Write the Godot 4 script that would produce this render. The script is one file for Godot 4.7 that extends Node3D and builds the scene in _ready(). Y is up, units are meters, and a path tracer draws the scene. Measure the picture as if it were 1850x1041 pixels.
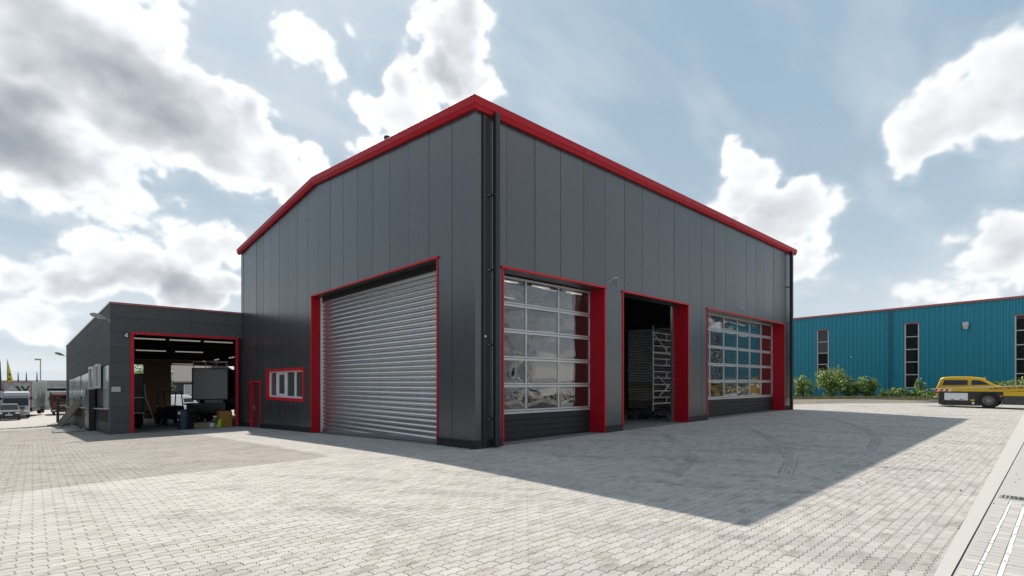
extends Node3D
# A dark grey truck workshop with red trim on a paved yard, backlit by a high sun behind broken cumulus.
# World: y up, metres. The near corner of the hall stands at (0, 0, 0); its long side runs along +x, its gable along -z.

const EYE := Vector3(-8.4283, 1.697, 10.2277)
const AHEAD := Vector3(0.66866, 0.0, -0.74357)
const ASIDE := Vector3(0.74357, 0.0, 0.66866)
const SUN_TRAVEL := Vector3(-0.185, -1.0, 0.815)

var M := {}
var taken := {}
var rng := RandomNumberGenerator.new()


# ------------------------------------------------------------------ geometry helpers
class MB:
	var v := PackedVector3Array()
	var n := PackedVector3Array()

	func tri(a: Vector3, b: Vector3, c: Vector3) -> void:
		var q := (b - a).cross(c - a)
		if q.length_squared() < 1e-16:
			return
		q = q.normalized()
		v.append(a); v.append(c); v.append(b)
		n.append(q); n.append(q); n.append(q)

	func tri_n(a: Vector3, b: Vector3, c: Vector3, na: Vector3, nb: Vector3, nc: Vector3) -> void:
		v.append(a); v.append(c); v.append(b)
		n.append(na); n.append(nc); n.append(nb)

	func quad(a: Vector3, b: Vector3, c: Vector3, d: Vector3) -> void:
		tri(a, b, c)
		tri(a, c, d)

	# eight corners: 0-3 the bottom ring counter-clockwise seen from above, 4-7 the top ring
	func hexa(p: Array) -> void:
		quad(p[0], p[3], p[2], p[1])
		quad(p[4], p[5], p[6], p[7])
		for i in 4:
			var j := (i + 1) % 4
			quad(p[i], p[j], p[j + 4], p[i + 4])

	func box(lo: Vector3, hi: Vector3) -> void:
		hexa([Vector3(lo.x, lo.y, hi.z), Vector3(hi.x, lo.y, hi.z), Vector3(hi.x, lo.y, lo.z), Vector3(lo.x, lo.y, lo.z),
			Vector3(lo.x, hi.y, hi.z), Vector3(hi.x, hi.y, hi.z), Vector3(hi.x, hi.y, lo.z), Vector3(lo.x, hi.y, lo.z)])

	func cbox(c: Vector3, s: Vector3) -> void:
		box(c - s / 2.0, c + s / 2.0)

	# a box whose edges are chamfered by b
	func bbox(lo: Vector3, hi: Vector3, b: float) -> void:
		var c := (lo + hi) / 2.0
		var h := (hi - lo) / 2.0
		b = minf(b, minf(h.x, minf(h.y, h.z)) * 0.9)
		for ax in 3:
			for sg in [-1.0, 1.0]:
				var u := (ax + 1) % 3
				var w := (ax + 2) % 3
				var ring := []
				for k in [[-1, -1], [1, -1], [1, 1], [-1, 1]]:
					var p := Vector3.ZERO
					p[ax] = h[ax] * sg
					p[u] = (h[u] - b) * k[0]
					p[w] = (h[w] - b) * k[1]
					ring.append(c + p)
				if sg > 0:
					quad(ring[0], ring[1], ring[2], ring[3])
				else:
					quad(ring[0], ring[3], ring[2], ring[1])
		for ax in 3:
			var u := (ax + 1) % 3
			var w := (ax + 2) % 3
			for su in [-1.0, 1.0]:
				for sw in [-1.0, 1.0]:
					var p1 := Vector3.ZERO
					p1[u] = h[u] * su
					p1[w] = (h[w] - b) * sw
					var p2 := Vector3.ZERO
					p2[u] = (h[u] - b) * su
					p2[w] = h[w] * sw
					var e := Vector3.ZERO
					e[ax] = h[ax] - b
					if su * sw > 0:
						quad(c + p1 - e, c + p2 - e, c + p2 + e, c + p1 + e)
					else:
						quad(c + p1 + e, c + p2 + e, c + p2 - e, c + p1 - e)
		for sx in [-1.0, 1.0]:
			for sy in [-1.0, 1.0]:
				for sz in [-1.0, 1.0]:
					var a := c + Vector3(h.x * sx, (h.y - b) * sy, (h.z - b) * sz)
					var d := c + Vector3((h.x - b) * sx, h.y * sy, (h.z - b) * sz)
					var e := c + Vector3((h.x - b) * sx, (h.y - b) * sy, h.z * sz)
					if sx * sy * sz > 0:
						tri(a, d, e)
					else:
						tri(a, e, d)

	# a straight bar of square section between two points
	func bar(a: Vector3, b: Vector3, w: float, h: float, up := Vector3.UP) -> void:
		var d := (b - a).normalized()
		if absf(d.dot(up)) > 0.99:
			up = Vector3.RIGHT
		var s := d.cross(up).normalized()
		var t := s.cross(d).normalized()
		var x := s * w / 2.0
		var y := t * h / 2.0
		hexa([a - x - y, a + x - y, b + x - y, b - x - y, a - x + y, a + x + y, b + x + y, b - x + y])

	func cyl(a: Vector3, b: Vector3, r0: float, r1: float, seg := 12, cap := true) -> void:
		var d := (b - a).normalized()
		var s := d.cross(Vector3.UP if absf(d.y) < 0.9 else Vector3.RIGHT).normalized()
		var t := d.cross(s)
		var slope := (r0 - r1) / maxf((b - a).length(), 1e-6)
		for i in seg:
			var u0 := TAU * i / seg
			var u1 := TAU * (i + 1) / seg
			var q0 := s * cos(u0) + t * sin(u0)
			var q1 := s * cos(u1) + t * sin(u1)
			var n0 := (q0 + d * slope).normalized()
			var n1 := (q1 + d * slope).normalized()
			tri_n(a + q0 * r0, a + q1 * r0, b + q1 * r1, n0, n1, n1)
			tri_n(a + q0 * r0, b + q1 * r1, b + q0 * r1, n0, n1, n0)
			if cap:
				tri(a, a + q1 * r0, a + q0 * r0)
				tri(b, b + q0 * r1, b + q1 * r1)

	func tube(path: Array, r: float, seg := 8) -> void:
		for i in path.size() - 1:
			cyl(path[i], path[i + 1], r, r, seg, true)

	# a ring swept round an axis: pts are [radius, offset along the axis]
	func lathe(o: Vector3, axis: Vector3, pts: Array, seg := 24) -> void:
		var s := axis.cross(Vector3.UP if absf(axis.y) < 0.9 else Vector3.RIGHT).normalized()
		var t := axis.cross(s)
		for k in pts.size() - 1:
			var r0: float = pts[k][0]
			var h0: float = pts[k][1]
			var r1: float = pts[k + 1][0]
			var h1: float = pts[k + 1][1]
			for i in seg:
				var q0 := s * cos(TAU * i / seg) + t * sin(TAU * i / seg)
				var q1 := s * cos(TAU * (i + 1) / seg) + t * sin(TAU * (i + 1) / seg)
				quad(o + q0 * r0 + axis * h0, o + q1 * r0 + axis * h0, o + q1 * r1 + axis * h1, o + q0 * r1 + axis * h1)

	# a flat outline (x, y) counter-clockwise seen from +z, given thickness z0..z1
	func prism(poly: PackedVector2Array, z0: float, z1: float) -> void:
		if poly_area(poly) < 0:
			poly.reverse()
		var idx := Geometry2D.triangulate_polygon(poly)
		for i in range(0, idx.size(), 3):
			var a := poly[idx[i]]
			var b := poly[idx[i + 1]]
			var c := poly[idx[i + 2]]
			if (b - a).cross(c - a) < 0:
				var k := b
				b = c
				c = k
			tri(Vector3(a.x, a.y, z1), Vector3(b.x, b.y, z1), Vector3(c.x, c.y, z1))
			tri(Vector3(a.x, a.y, z0), Vector3(c.x, c.y, z0), Vector3(b.x, b.y, z0))
		for i in poly.size():
			var a := poly[i]
			var b := poly[(i + 1) % poly.size()]
			quad(Vector3(a.x, a.y, z0), Vector3(b.x, b.y, z0), Vector3(b.x, b.y, z1), Vector3(a.x, a.y, z1))

	# like prism, but each outline point has its own half width: vehicle bodies
	func loft(poly: Array, bevel: float) -> void:
		# poly: [x, y, half_width], counter-clockwise seen from +z
		var flat := PackedVector2Array()
		for p in poly:
			flat.append(Vector2(p[0], p[1]))
		var mid := Vector2.ZERO
		for p in flat:
			mid += p / flat.size()
		var inner := []
		for i in flat.size():
			var pr := flat[(i - 1 + flat.size()) % flat.size()]
			var nx := flat[(i + 1) % flat.size()]
			var t := (nx - pr).normalized()
			inner.append(flat[i] + Vector2(-t.y, t.x) * bevel)
		var inn := PackedVector2Array(inner)
		var idx := Geometry2D.triangulate_polygon(inn)
		for i in range(0, idx.size(), 3):
			var ia := idx[i]
			var ib := idx[i + 1]
			var ic := idx[i + 2]
			if (inn[ib] - inn[ia]).cross(inn[ic] - inn[ia]) < 0:
				var k := ib
				ib = ic
				ic = k
			var a := Vector3(inn[ia].x, inn[ia].y, poly[ia][2])
			var b := Vector3(inn[ib].x, inn[ib].y, poly[ib][2])
			var c := Vector3(inn[ic].x, inn[ic].y, poly[ic][2])
			tri(a, b, c)
			tri(Vector3(a.x, a.y, -a.z), Vector3(c.x, c.y, -c.z), Vector3(b.x, b.y, -b.z))
		for i in flat.size():
			var j := (i + 1) % flat.size()
			var a := Vector3(flat[i].x, flat[i].y, poly[i][2] - bevel)
			var b := Vector3(flat[j].x, flat[j].y, poly[j][2] - bevel)
			var ai := Vector3(inn[i].x, inn[i].y, poly[i][2])
			var bi := Vector3(inn[j].x, inn[j].y, poly[j][2])
			var z := Vector3(1, 1, -1)
			quad(a * z, b * z, b, a)
			quad(a, b, bi, ai)
			quad(ai * z, bi * z, b * z, a * z)

	static func poly_area(p: PackedVector2Array) -> float:
		var s := 0.0
		for i in p.size():
			s += p[i].cross(p[(i + 1) % p.size()])
		return s

	# an upright slab along a plan line a->b (x, z): heights at both ends, o0 and o1 the offsets of its two faces along "out"
	func slab(a: Vector2, b: Vector2, ya0: float, ya1: float, yb0: float, yb1: float, out: Vector2, o0: float, o1: float) -> void:
		var lo := minf(o0, o1)
		var hi := maxf(o0, o1)
		var pa0 := a + out * lo
		var pa1 := a + out * hi
		var pb0 := b + out * lo
		var pb1 := b + out * hi
		var ring := [pa1, pb1, pb0, pa0]
		var area := 0.0
		for i in 4:
			area += ring[i].cross(ring[(i + 1) % 4])
		var lows := [ya0, yb0, yb0, ya0]
		var tops := [ya1, yb1, yb1, ya1]
		if area > 0:      # x, z seen from above turns the other way round than x, y
			ring.reverse()
			lows.reverse()
			tops.reverse()
		var p := []
		for i in 4:
			p.append(Vector3(ring[i].x, lows[i], ring[i].y))
		for i in 4:
			p.append(Vector3(ring[i].x, tops[i], ring[i].y))
		hexa(p)

	func mesh(m: Material) -> ArrayMesh:
		var a := []
		a.resize(Mesh.ARRAY_MAX)
		a[Mesh.ARRAY_VERTEX] = v
		a[Mesh.ARRAY_NORMAL] = n
		var am := ArrayMesh.new()
		am.add_surface_from_arrays(Mesh.PRIMITIVE_TRIANGLES, a)
		am.surface_set_material(0, m)
		return am


func numbered(called: String) -> String:
	if not taken.has(called):
		taken[called] = 0
		return called
	taken[called] += 1
	return "%s_%03d" % [called, taken[called]]


func thing(called: String, label: String, category: String, at := Vector3.ZERO, turn := 0.0, group := "") -> Node3D:
	var o := Node3D.new()
	o.name = numbered(called)
	add_child(o)
	o.position = at
	o.rotation.y = turn
	tag(o, label, category, group)
	return o


func tag(o: Node, label: String, category: String, group := "", kind := "") -> void:
	if label: o.set_meta("label", label)
	if category: o.set_meta("category", category)
	if group: o.set_meta("group", group)
	if kind: o.set_meta("kind", kind)


func part(parent: Node, called: String, mb: MB, m: Material, label := "") -> MeshInstance3D:
	return inst(parent, called, mb.mesh(m), label)


func inst(parent: Node, called: String, me: Mesh, label := "") -> MeshInstance3D:
	var o := MeshInstance3D.new()
	o.name = called
	o.mesh = me
	parent.add_child(o, true)
	if label: o.set_meta("label", label)
	return o


func structure(called: String, mb: MB, m: Material, label: String) -> MeshInstance3D:
	var o := part(self, numbered(called), mb, m, label)
	o.set_meta("kind", "structure")
	return o


# height of the yard: it falls away along the gable and is nearly level in front of the doors
func lay(x: float, z: float) -> float:
	x = 60.0 * tanh(x / 60.0)
	if z < 0.0:
		z = 120.0 * tanh(z / 120.0)
	var w := 1.5
	var s := z if z < -40.0 else -w * log(1.0 + exp(-z / w))
	return 0.0115 * x + 0.036 * s + 0.037 - 0.014 * 60.0 * tanh((z - s) / 60.0)


func on(x: float, z: float, up := 0.0) -> Vector3:
	return Vector3(x, lay(x, z) + up, z)


# ------------------------------------------------------------------ materials
func lin(r: float, g: float, b: float) -> Color:
	return Color(r, g, b).linear_to_srgb()


func noise_tex(freq: float, octaves: int, sd: int, ramp: Array, size := 512, kind := FastNoiseLite.TYPE_SIMPLEX_SMOOTH, normal := 0.0) -> NoiseTexture2D:
	var f := FastNoiseLite.new()
	f.noise_type = kind
	f.frequency = freq
	f.fractal_octaves = octaves
	f.seed = sd
	var t := NoiseTexture2D.new()
	t.width = size
	t.height = size
	t.seamless = true
	t.noise = f
	if normal > 0.0:
		t.as_normal_map = true
		t.bump_strength = normal
	else:
		var g := Gradient.new()
		var off := PackedFloat32Array()
		var cols := PackedColorArray()
		for r in ramp:
			off.append(r[0])
			cols.append(r[1])
		g.offsets = off
		g.colors = cols
		t.color_ramp = g
	return t


func mat(called: String, c: Color, rough: float, metal := 0.0, tex: Texture2D = null, scale := Vector3.ONE, bump: Texture2D = null, bump_amount := 0.3) -> StandardMaterial3D:
	var m := StandardMaterial3D.new()
	m.resource_name = called
	m.albedo_color = c
	m.roughness = rough
	m.metallic = metal
	if tex:
		m.albedo_texture = tex
	if bump:
		m.normal_enabled = true
		m.normal_texture = bump
		m.normal_scale = bump_amount
	if tex or bump:
		m.uv1_triplanar = true
		m.uv1_world_triplanar = true
		m.uv1_scale = scale
	M[called] = m
	return m


func glass(called: String, c: Color, alpha: float, rough := 0.02) -> StandardMaterial3D:
	var m := StandardMaterial3D.new()
	m.resource_name = called
	m.albedo_color = Color(c.r, c.g, c.b, alpha)
	m.transparency = BaseMaterial3D.TRANSPARENCY_ALPHA
	m.roughness = rough
	M[called] = m
	return m


func g3(v: float) -> Color:
	return Color(v, v, v)


func materials() -> void:
	var grain := noise_tex(0.09, 4, 3, [[0.0, g3(0.72)], [0.5, g3(0.9)], [1.0, g3(1.0)]])
	var blotch := noise_tex(0.02, 5, 9, [[0.0, g3(0.68)], [0.4, g3(0.86)], [0.7, g3(0.97)], [1.0, g3(1.0)]])
	var streak := noise_tex(0.03, 4, 21, [[0.0, g3(0.90)], [0.5, g3(0.955)], [1.0, g3(1.0)]])
	var dirt := noise_tex(0.012, 5, 33, [[0.0, Color(0.80, 0.78, 0.76)], [0.25, Color(0.91, 0.90, 0.89)], [0.42, Color(0.975, 0.97, 0.968)], [1.0, g3(1.0)]], 1024)
	var wave := noise_tex(0.008, 2, 41, [], 512, FastNoiseLite.TYPE_SIMPLEX_SMOOTH, 3.0)
	var fine := noise_tex(0.12, 3, 45, [], 512, FastNoiseLite.TYPE_SIMPLEX_SMOOTH, 4.0)
	M.grain = grain
	# micro-profiled coil: fine vertical lines with a little unevenness
	var im := Image.create(256, 256, false, Image.FORMAT_RGB8)
	var rn := FastNoiseLite.new()
	rn.frequency = 0.05
	rn.seed = 77
	for py in 256:
		for px in 256:
			var nx := 0.16 * sin(TAU * px / 32.0) + 0.05 * rn.get_noise_2d(px, py * 0.5)
			var ny := 0.03 * rn.get_noise_2d(px * 0.5 + 90.0, py)
			im.set_pixel(px, py, Color(0.5 + nx * 0.5, 0.5 + ny * 0.5, 0.98))
	var ribs := ImageTexture.create_from_image(im)
	# sheet metal
	mat("cladding", lin(0.058, 0.062, 0.068), 0.27, 0.0, streak, Vector3(2.2, 0.9, 2.2), ribs, 0.55)
	mat("cladding_b", lin(0.053, 0.057, 0.063), 0.29, 0.0, streak, Vector3(2.2, 0.9, 2.2), ribs, 0.55)
	mat("cladding_c", lin(0.063, 0.067, 0.073), 0.26, 0.0, streak, Vector3(2.2, 0.9, 2.2), ribs, 0.55)
	for k in ["cladding", "cladding_b", "cladding_c"]:
		M[k].metallic_specular = 0.8
	mat("joint", lin(0.008, 0.008, 0.009), 0.8)
	mat("grime", lin(0.016, 0.017, 0.018), 0.55)
	mat("black_metal", lin(0.014, 0.015, 0.017), 0.4)
	mat("plinth", lin(0.018, 0.019, 0.021), 0.6, 0.0, grain, Vector3(0.6, 0.6, 0.6))
	mat("red", lin(0.45, 0.009, 0.020), 0.42, 0.0, streak, Vector3(0.5, 0.2, 0.5), wave, 0.06)
	mat("red_trim", lin(0.56, 0.012, 0.026), 0.4)
	M.red.metallic_specular = 0.32
	M.red_trim.metallic_specular = 0.35
	mat("white_metal", lin(0.72, 0.73, 0.74), 0.35)
	mat("aluminium", lin(0.70, 0.71, 0.72), 0.38, 0.55, grain, Vector3(2, 2, 2))
	mat("galvanised", lin(0.56, 0.57, 0.585), 0.27, 0.88, streak, Vector3(0.3, 3.0, 0.3))
	mat("bright_alu", lin(0.88, 0.88, 0.87), 0.4)
	mat("steel", lin(0.45, 0.46, 0.47), 0.4, 0.7)
	mat("screw", lin(0.6, 0.6, 0.6), 0.4, 0.5)
	mat("cable", lin(0.55, 0.55, 0.54), 0.5)
	glass("acrylic", lin(0.3, 0.3, 0.3), 0.008, 0.0)
	glass("window_glass", lin(0.5, 0.55, 0.58), 0.06, 0.01)
	glass("tinted_glass", lin(0.02, 0.025, 0.03), 0.55, 0.02)
	mat("dark_glass", lin(0.012, 0.014, 0.016), 0.04)
	mat("channel_glass", lin(0.30, 0.36, 0.33), 0.16, 0.0, streak, Vector3(1.6, 0.04, 1.6))
	# low workshop
	mat("fibre_panel", lin(0.088, 0.090, 0.095), 0.62, 0.0, streak, Vector3(0.6, 0.15, 0.6))
	mat("fibre_panel_b", lin(0.080, 0.082, 0.087), 0.62, 0.0, streak, Vector3(0.5, 0.12, 0.5))
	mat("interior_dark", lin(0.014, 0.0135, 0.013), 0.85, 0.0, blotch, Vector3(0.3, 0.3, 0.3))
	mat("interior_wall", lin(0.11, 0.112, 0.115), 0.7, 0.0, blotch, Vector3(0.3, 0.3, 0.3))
	mat("brown_wall", lin(0.24, 0.15, 0.11), 0.8, 0.0, streak, Vector3(0.5, 0.2, 0.5))
	mat("floor_concrete", lin(0.20, 0.20, 0.20), 0.7, 0.0, dirt, Vector3(0.12, 0.12, 0.12))
	mat("roofing", lin(0.10, 0.10, 0.105), 0.8, 0.0, blotch, Vector3(0.3, 0.3, 0.3))
	# yard
	for k in 6:
		var t: Array = [[0.55, 0.528, 0.50], [0.52, 0.50, 0.472], [0.57, 0.548, 0.52], [0.53, 0.50, 0.465], [0.51, 0.495, 0.472], [0.555, 0.53, 0.50]][k]
		paving_mat("paver_%d" % k, lin(t[0], t[1], t[2]), grain, dirt)
	var many := paving_mat("paver_many", Color.WHITE, grain, dirt)
	many.vertex_color_use_as_albedo = true
	mat("joint_sand", lin(0.22, 0.19, 0.15), 0.95, 0.0, grain, Vector3(3, 3, 3))
	mat("joint_moss", lin(0.085, 0.085, 0.04), 0.95, 0.0, blotch, Vector3(2, 2, 2))
	paving_mat("far_paving", lin(0.49, 0.47, 0.445), grain, dirt)
	mat("concrete", lin(0.48, 0.468, 0.445), 0.8, 0.0, streak, Vector3(6.0, 0.3, 0.25))
	mat("concrete_road", lin(0.42, 0.41, 0.395), 0.82, 0.0, streak, Vector3(9.0, 0.3, 0.3))
	mat("asphalt", lin(0.16, 0.16, 0.16), 0.9, 0.0, grain, Vector3(1, 1, 1))
	mat("road_white", lin(0.75, 0.75, 0.73), 0.8, 0.0, grain, Vector3(2, 2, 2))
	mat("tyre_dust", lin(0.33, 0.318, 0.305), 0.9)
	mat("pebble", lin(0.06, 0.05, 0.04), 0.9)
	mat("moss", lin(0.10, 0.105, 0.035), 0.95)
	mat("soil", lin(0.10, 0.09, 0.05), 0.95, 0.0, blotch, Vector3(0.6, 0.6, 0.6))
	# far buildings
	mat("teal_sheet", lin(0.020, 0.26, 0.36), 0.42)
	mat("teal_trim", lin(0.010, 0.12, 0.19), 0.45)
	mat("pale_red", lin(0.38, 0.12, 0.12), 0.5)
	mat("pale_frame", lin(0.62, 0.58, 0.56), 0.5)
	mat("grey_wall", lin(0.30, 0.31, 0.32), 0.7, 0.0, blotch, Vector3(0.1, 0.1, 0.1))
	mat("light_wall", lin(0.52, 0.53, 0.54), 0.7, 0.0, blotch, Vector3(0.1, 0.1, 0.1))
	mat("slate", lin(0.24, 0.22, 0.20), 0.8, 0.0, grain, Vector3(1, 1, 1))
	mat("dark_wood", lin(0.035, 0.037, 0.045), 0.7)
	# vehicles and clutter
	mat("yellow_paint", lin(0.58, 0.36, 0.012), 0.28)
	mat("white_paint", lin(0.70, 0.71, 0.72), 0.3)
	mat("silver_paint", lin(0.38, 0.40, 0.42), 0.28, 0.3)
	mat("grey_paint", lin(0.035, 0.039, 0.046), 0.3)
	mat("dark_paint", lin(0.02, 0.021, 0.023), 0.35)
	mat("maroon_paint", lin(0.16, 0.018, 0.02), 0.35)
	mat("green_grey", lin(0.33, 0.38, 0.35), 0.5, 0.0, blotch, Vector3(0.3, 0.3, 0.3))
	mat("teal_paint", lin(0.006, 0.10, 0.10), 0.35)
	mat("navy_paint", lin(0.010, 0.016, 0.035), 0.35)
	mat("grey_tarp", lin(0.42, 0.43, 0.435), 0.42)
	mat("rubber", lin(0.022, 0.022, 0.022), 0.85, 0.0, grain, Vector3(3, 3, 3))
	mat("rim", lin(0.20, 0.195, 0.185), 0.5, 0.2)
	mat("logo_green", lin(0.005, 0.07, 0.035), 0.5)
	mat("lamp_lens", lin(0.8, 0.8, 0.78), 0.1)
	mat("red_lens", lin(0.5, 0.01, 0.01), 0.15)
	mat("orange_lens", lin(0.7, 0.2, 0.01), 0.2)
	mat("wood", lin(0.26, 0.22, 0.15), 0.8, 0.0, streak, Vector3(0.6, 4.0, 4.0))
	mat("grey_wood", lin(0.20, 0.19, 0.165), 0.85, 0.0, streak, Vector3(3.0, 0.5, 0.5))
	mat("yellow_crate", lin(0.42, 0.22, 0.035), 0.7, 0.0, blotch, Vector3(1.5, 1.5, 1.5))
	mat("hi_vis", lin(0.45, 0.62, 0.05), 0.7)
	mat("sign_blue", lin(0.012, 0.035, 0.085), 0.4)
	mat("banner_yellow", lin(0.60, 0.46, 0.02), 0.7)
	mat("flag_dark", lin(0.05, 0.055, 0.06), 0.7)
	mat("lamp_housing", lin(0.33, 0.32, 0.30), 0.5)
	mat("lamp_glass", lin(0.42, 0.40, 0.36), 0.2)
	var lit := mat("tube_light", lin(0.9, 0.9, 0.88), 0.4)
	lit.emission_enabled = true
	lit.emission = Color(1.0, 0.96, 0.9)
	lit.emission_energy_multiplier = 0.2
	# plants
	for k in 3:
		var t: Array = [[0.14, 0.20, 0.045], [0.22, 0.27, 0.08], [0.06, 0.11, 0.028]][k]
		var lm := mat("leaf_%d" % k, lin(t[0], t[1], t[2]), 0.5)
		lm.backlight_enabled = true
		lm.backlight = Color(0.3, 0.42, 0.12)
	mat("grass_blade", lin(0.12, 0.14, 0.045), 0.7)
	mat("bark", lin(0.06, 0.045, 0.03), 0.9)


func paving_mat(called: String, c: Color, grain: Texture2D, dirt: Texture2D) -> StandardMaterial3D:
	var m := mat(called, c, 0.82, 0.0, grain, Vector3(2.6, 2.6, 2.6))
	m.detail_enabled = true
	m.detail_blend_mode = BaseMaterial3D.BLEND_MODE_MUL
	m.detail_albedo = dirt
	m.detail_uv_layer = BaseMaterial3D.DETAIL_UV_2
	m.uv2_triplanar = true
	m.uv2_world_triplanar = true
	m.uv2_scale = Vector3(0.16, 0.16, 0.35)
	return m


# ------------------------------------------------------------------ sky
# Cumulus at given azimuth and elevation (degrees; azimuth from -z towards +x): [az, el, half width, half height, tilt, strength, greyness]
var puffs := [
	[0.0, 29.0, 12.0, 6.0, -6.0, 1.3, 0.15], [7.0, 24.2, 13.5, 4.8, -14.0, 1.6, 0.72], [-2.0, 18.8, 8.0, 4.6, -4.0, 1.5, 0.95],
	[18.5, 20.8, 6.5, 3.0, -18.0, 1.1, 0.45], [13.0, 19.0, 8.0, 2.2, -8.0, 0.8, 0.3], [4.5, 15.0, 8.0, 2.4, 0.0, 0.8, 0.5],
	[14.5, 12.6, 6.0, 2.4, -12.0, 0.9, 0.35], [6.0, 11.0, 8.5, 2.4, 2.0, 0.8, 0.35], [3.0, 9.0, 8.0, 2.6, 5.0, 1.0, 0.6],
	[11.5, 8.6, 6.0, 2.4, -10.0, 1.1, 0.8], [0.0, 4.8, 4.5, 2.4, -10.0, 1.0, 0.45], [17.5, 9.5, 3.5, 1.3, 0.0, 0.7, 0.2],
	[20.5, 31.5, 4.6, 3.6, -30.0, 0.62, 0.1], [24.8, 29.2, 1.9, 1.9, -20.0, 0.72, 0.1], [26.3, 32.9, 2.2, 1.5, -10.0, 0.75, 0.1],
	[37.0, 34.0, 4.4, 4.6, 0.0, 1.25, 0.5], [36.0, 30.2, 5.4, 3.2, -4.0, 1.25, 0.55], [31.5, 27.0, 4.6, 2.6, -10.0, 1.1, 0.25], [29.5, 23.8, 3.4, 2.4, 0.0, 1.0, 0.2],
	[67.3, 19.2, 3.8, 2.6, -14.0, 1.15, 0.25], [70.5, 15.2, 4.6, 3.6, -20.0, 1.25, 0.3], [65.8, 21.6, 1.8, 1.4, -30.0, 0.7, 0.1], [72.0, 11.0, 4.0, 2.4, 0.0, 1.0, 0.3], [64.5, 17.0, 2.0, 1.6, 0.0, 0.9, 0.2],
	[85.5, 22.2, 5.0, 4.0, 24.0, 1.35, 0.15], [82.0, 20.4, 4.0, 2.6, 30.0, 1.25, 0.2], [91.0, 21.5, 6.0, 5.0, 10.0, 1.3, 0.25],
	[86.5, 10.8, 4.6, 2.4, 18.0, 1.1, 0.3], [82.5, 7.2, 5.0, 1.7, 12.0, 0.9, 0.2], [92.0, 9.5, 5.0, 3.6, 0.0, 1.1, 0.3],
]
var sky_w := 3072
var sky_rows: Array = []
var n_puff := FastNoiseLite.new()
var n_warp := FastNoiseLite.new()
var n_far := FastNoiseLite.new()
var n_shade := FastNoiseLite.new()
var n_bil := FastNoiseLite.new()
var sun_dir := Vector3.UP


func field(az: float, el: float) -> Vector2:
	# (density, greyness) of the hand-placed clouds and of the scattered ones elsewhere
	var d := 0.0
	var gs := 0.0
	for p in puffs:
		var dx: float = az - p[0]
		if dx > 180.0: dx -= 360.0
		if dx < -180.0: dx += 360.0
		if absf(dx) > p[2] * 2.2:
			continue
		var dy: float = el - p[1]
		var c: float = p[7]
		var s: float = p[8]
		var x: float = (dx * c + dy * s) / p[2]
		var y: float = (-dx * s + dy * c) / p[3]
		if y < 0.0:
			y *= 1.25
		var q: float = 1.0 - (x * x + y * y) * 0.6
		if q > 0.0:
			var w: float = q * p[5]
			d = maxf(d, w) + 0.25 * minf(d, w)
			gs = maxf(gs, p[6] * q)
	return Vector2(d, gs)


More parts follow.
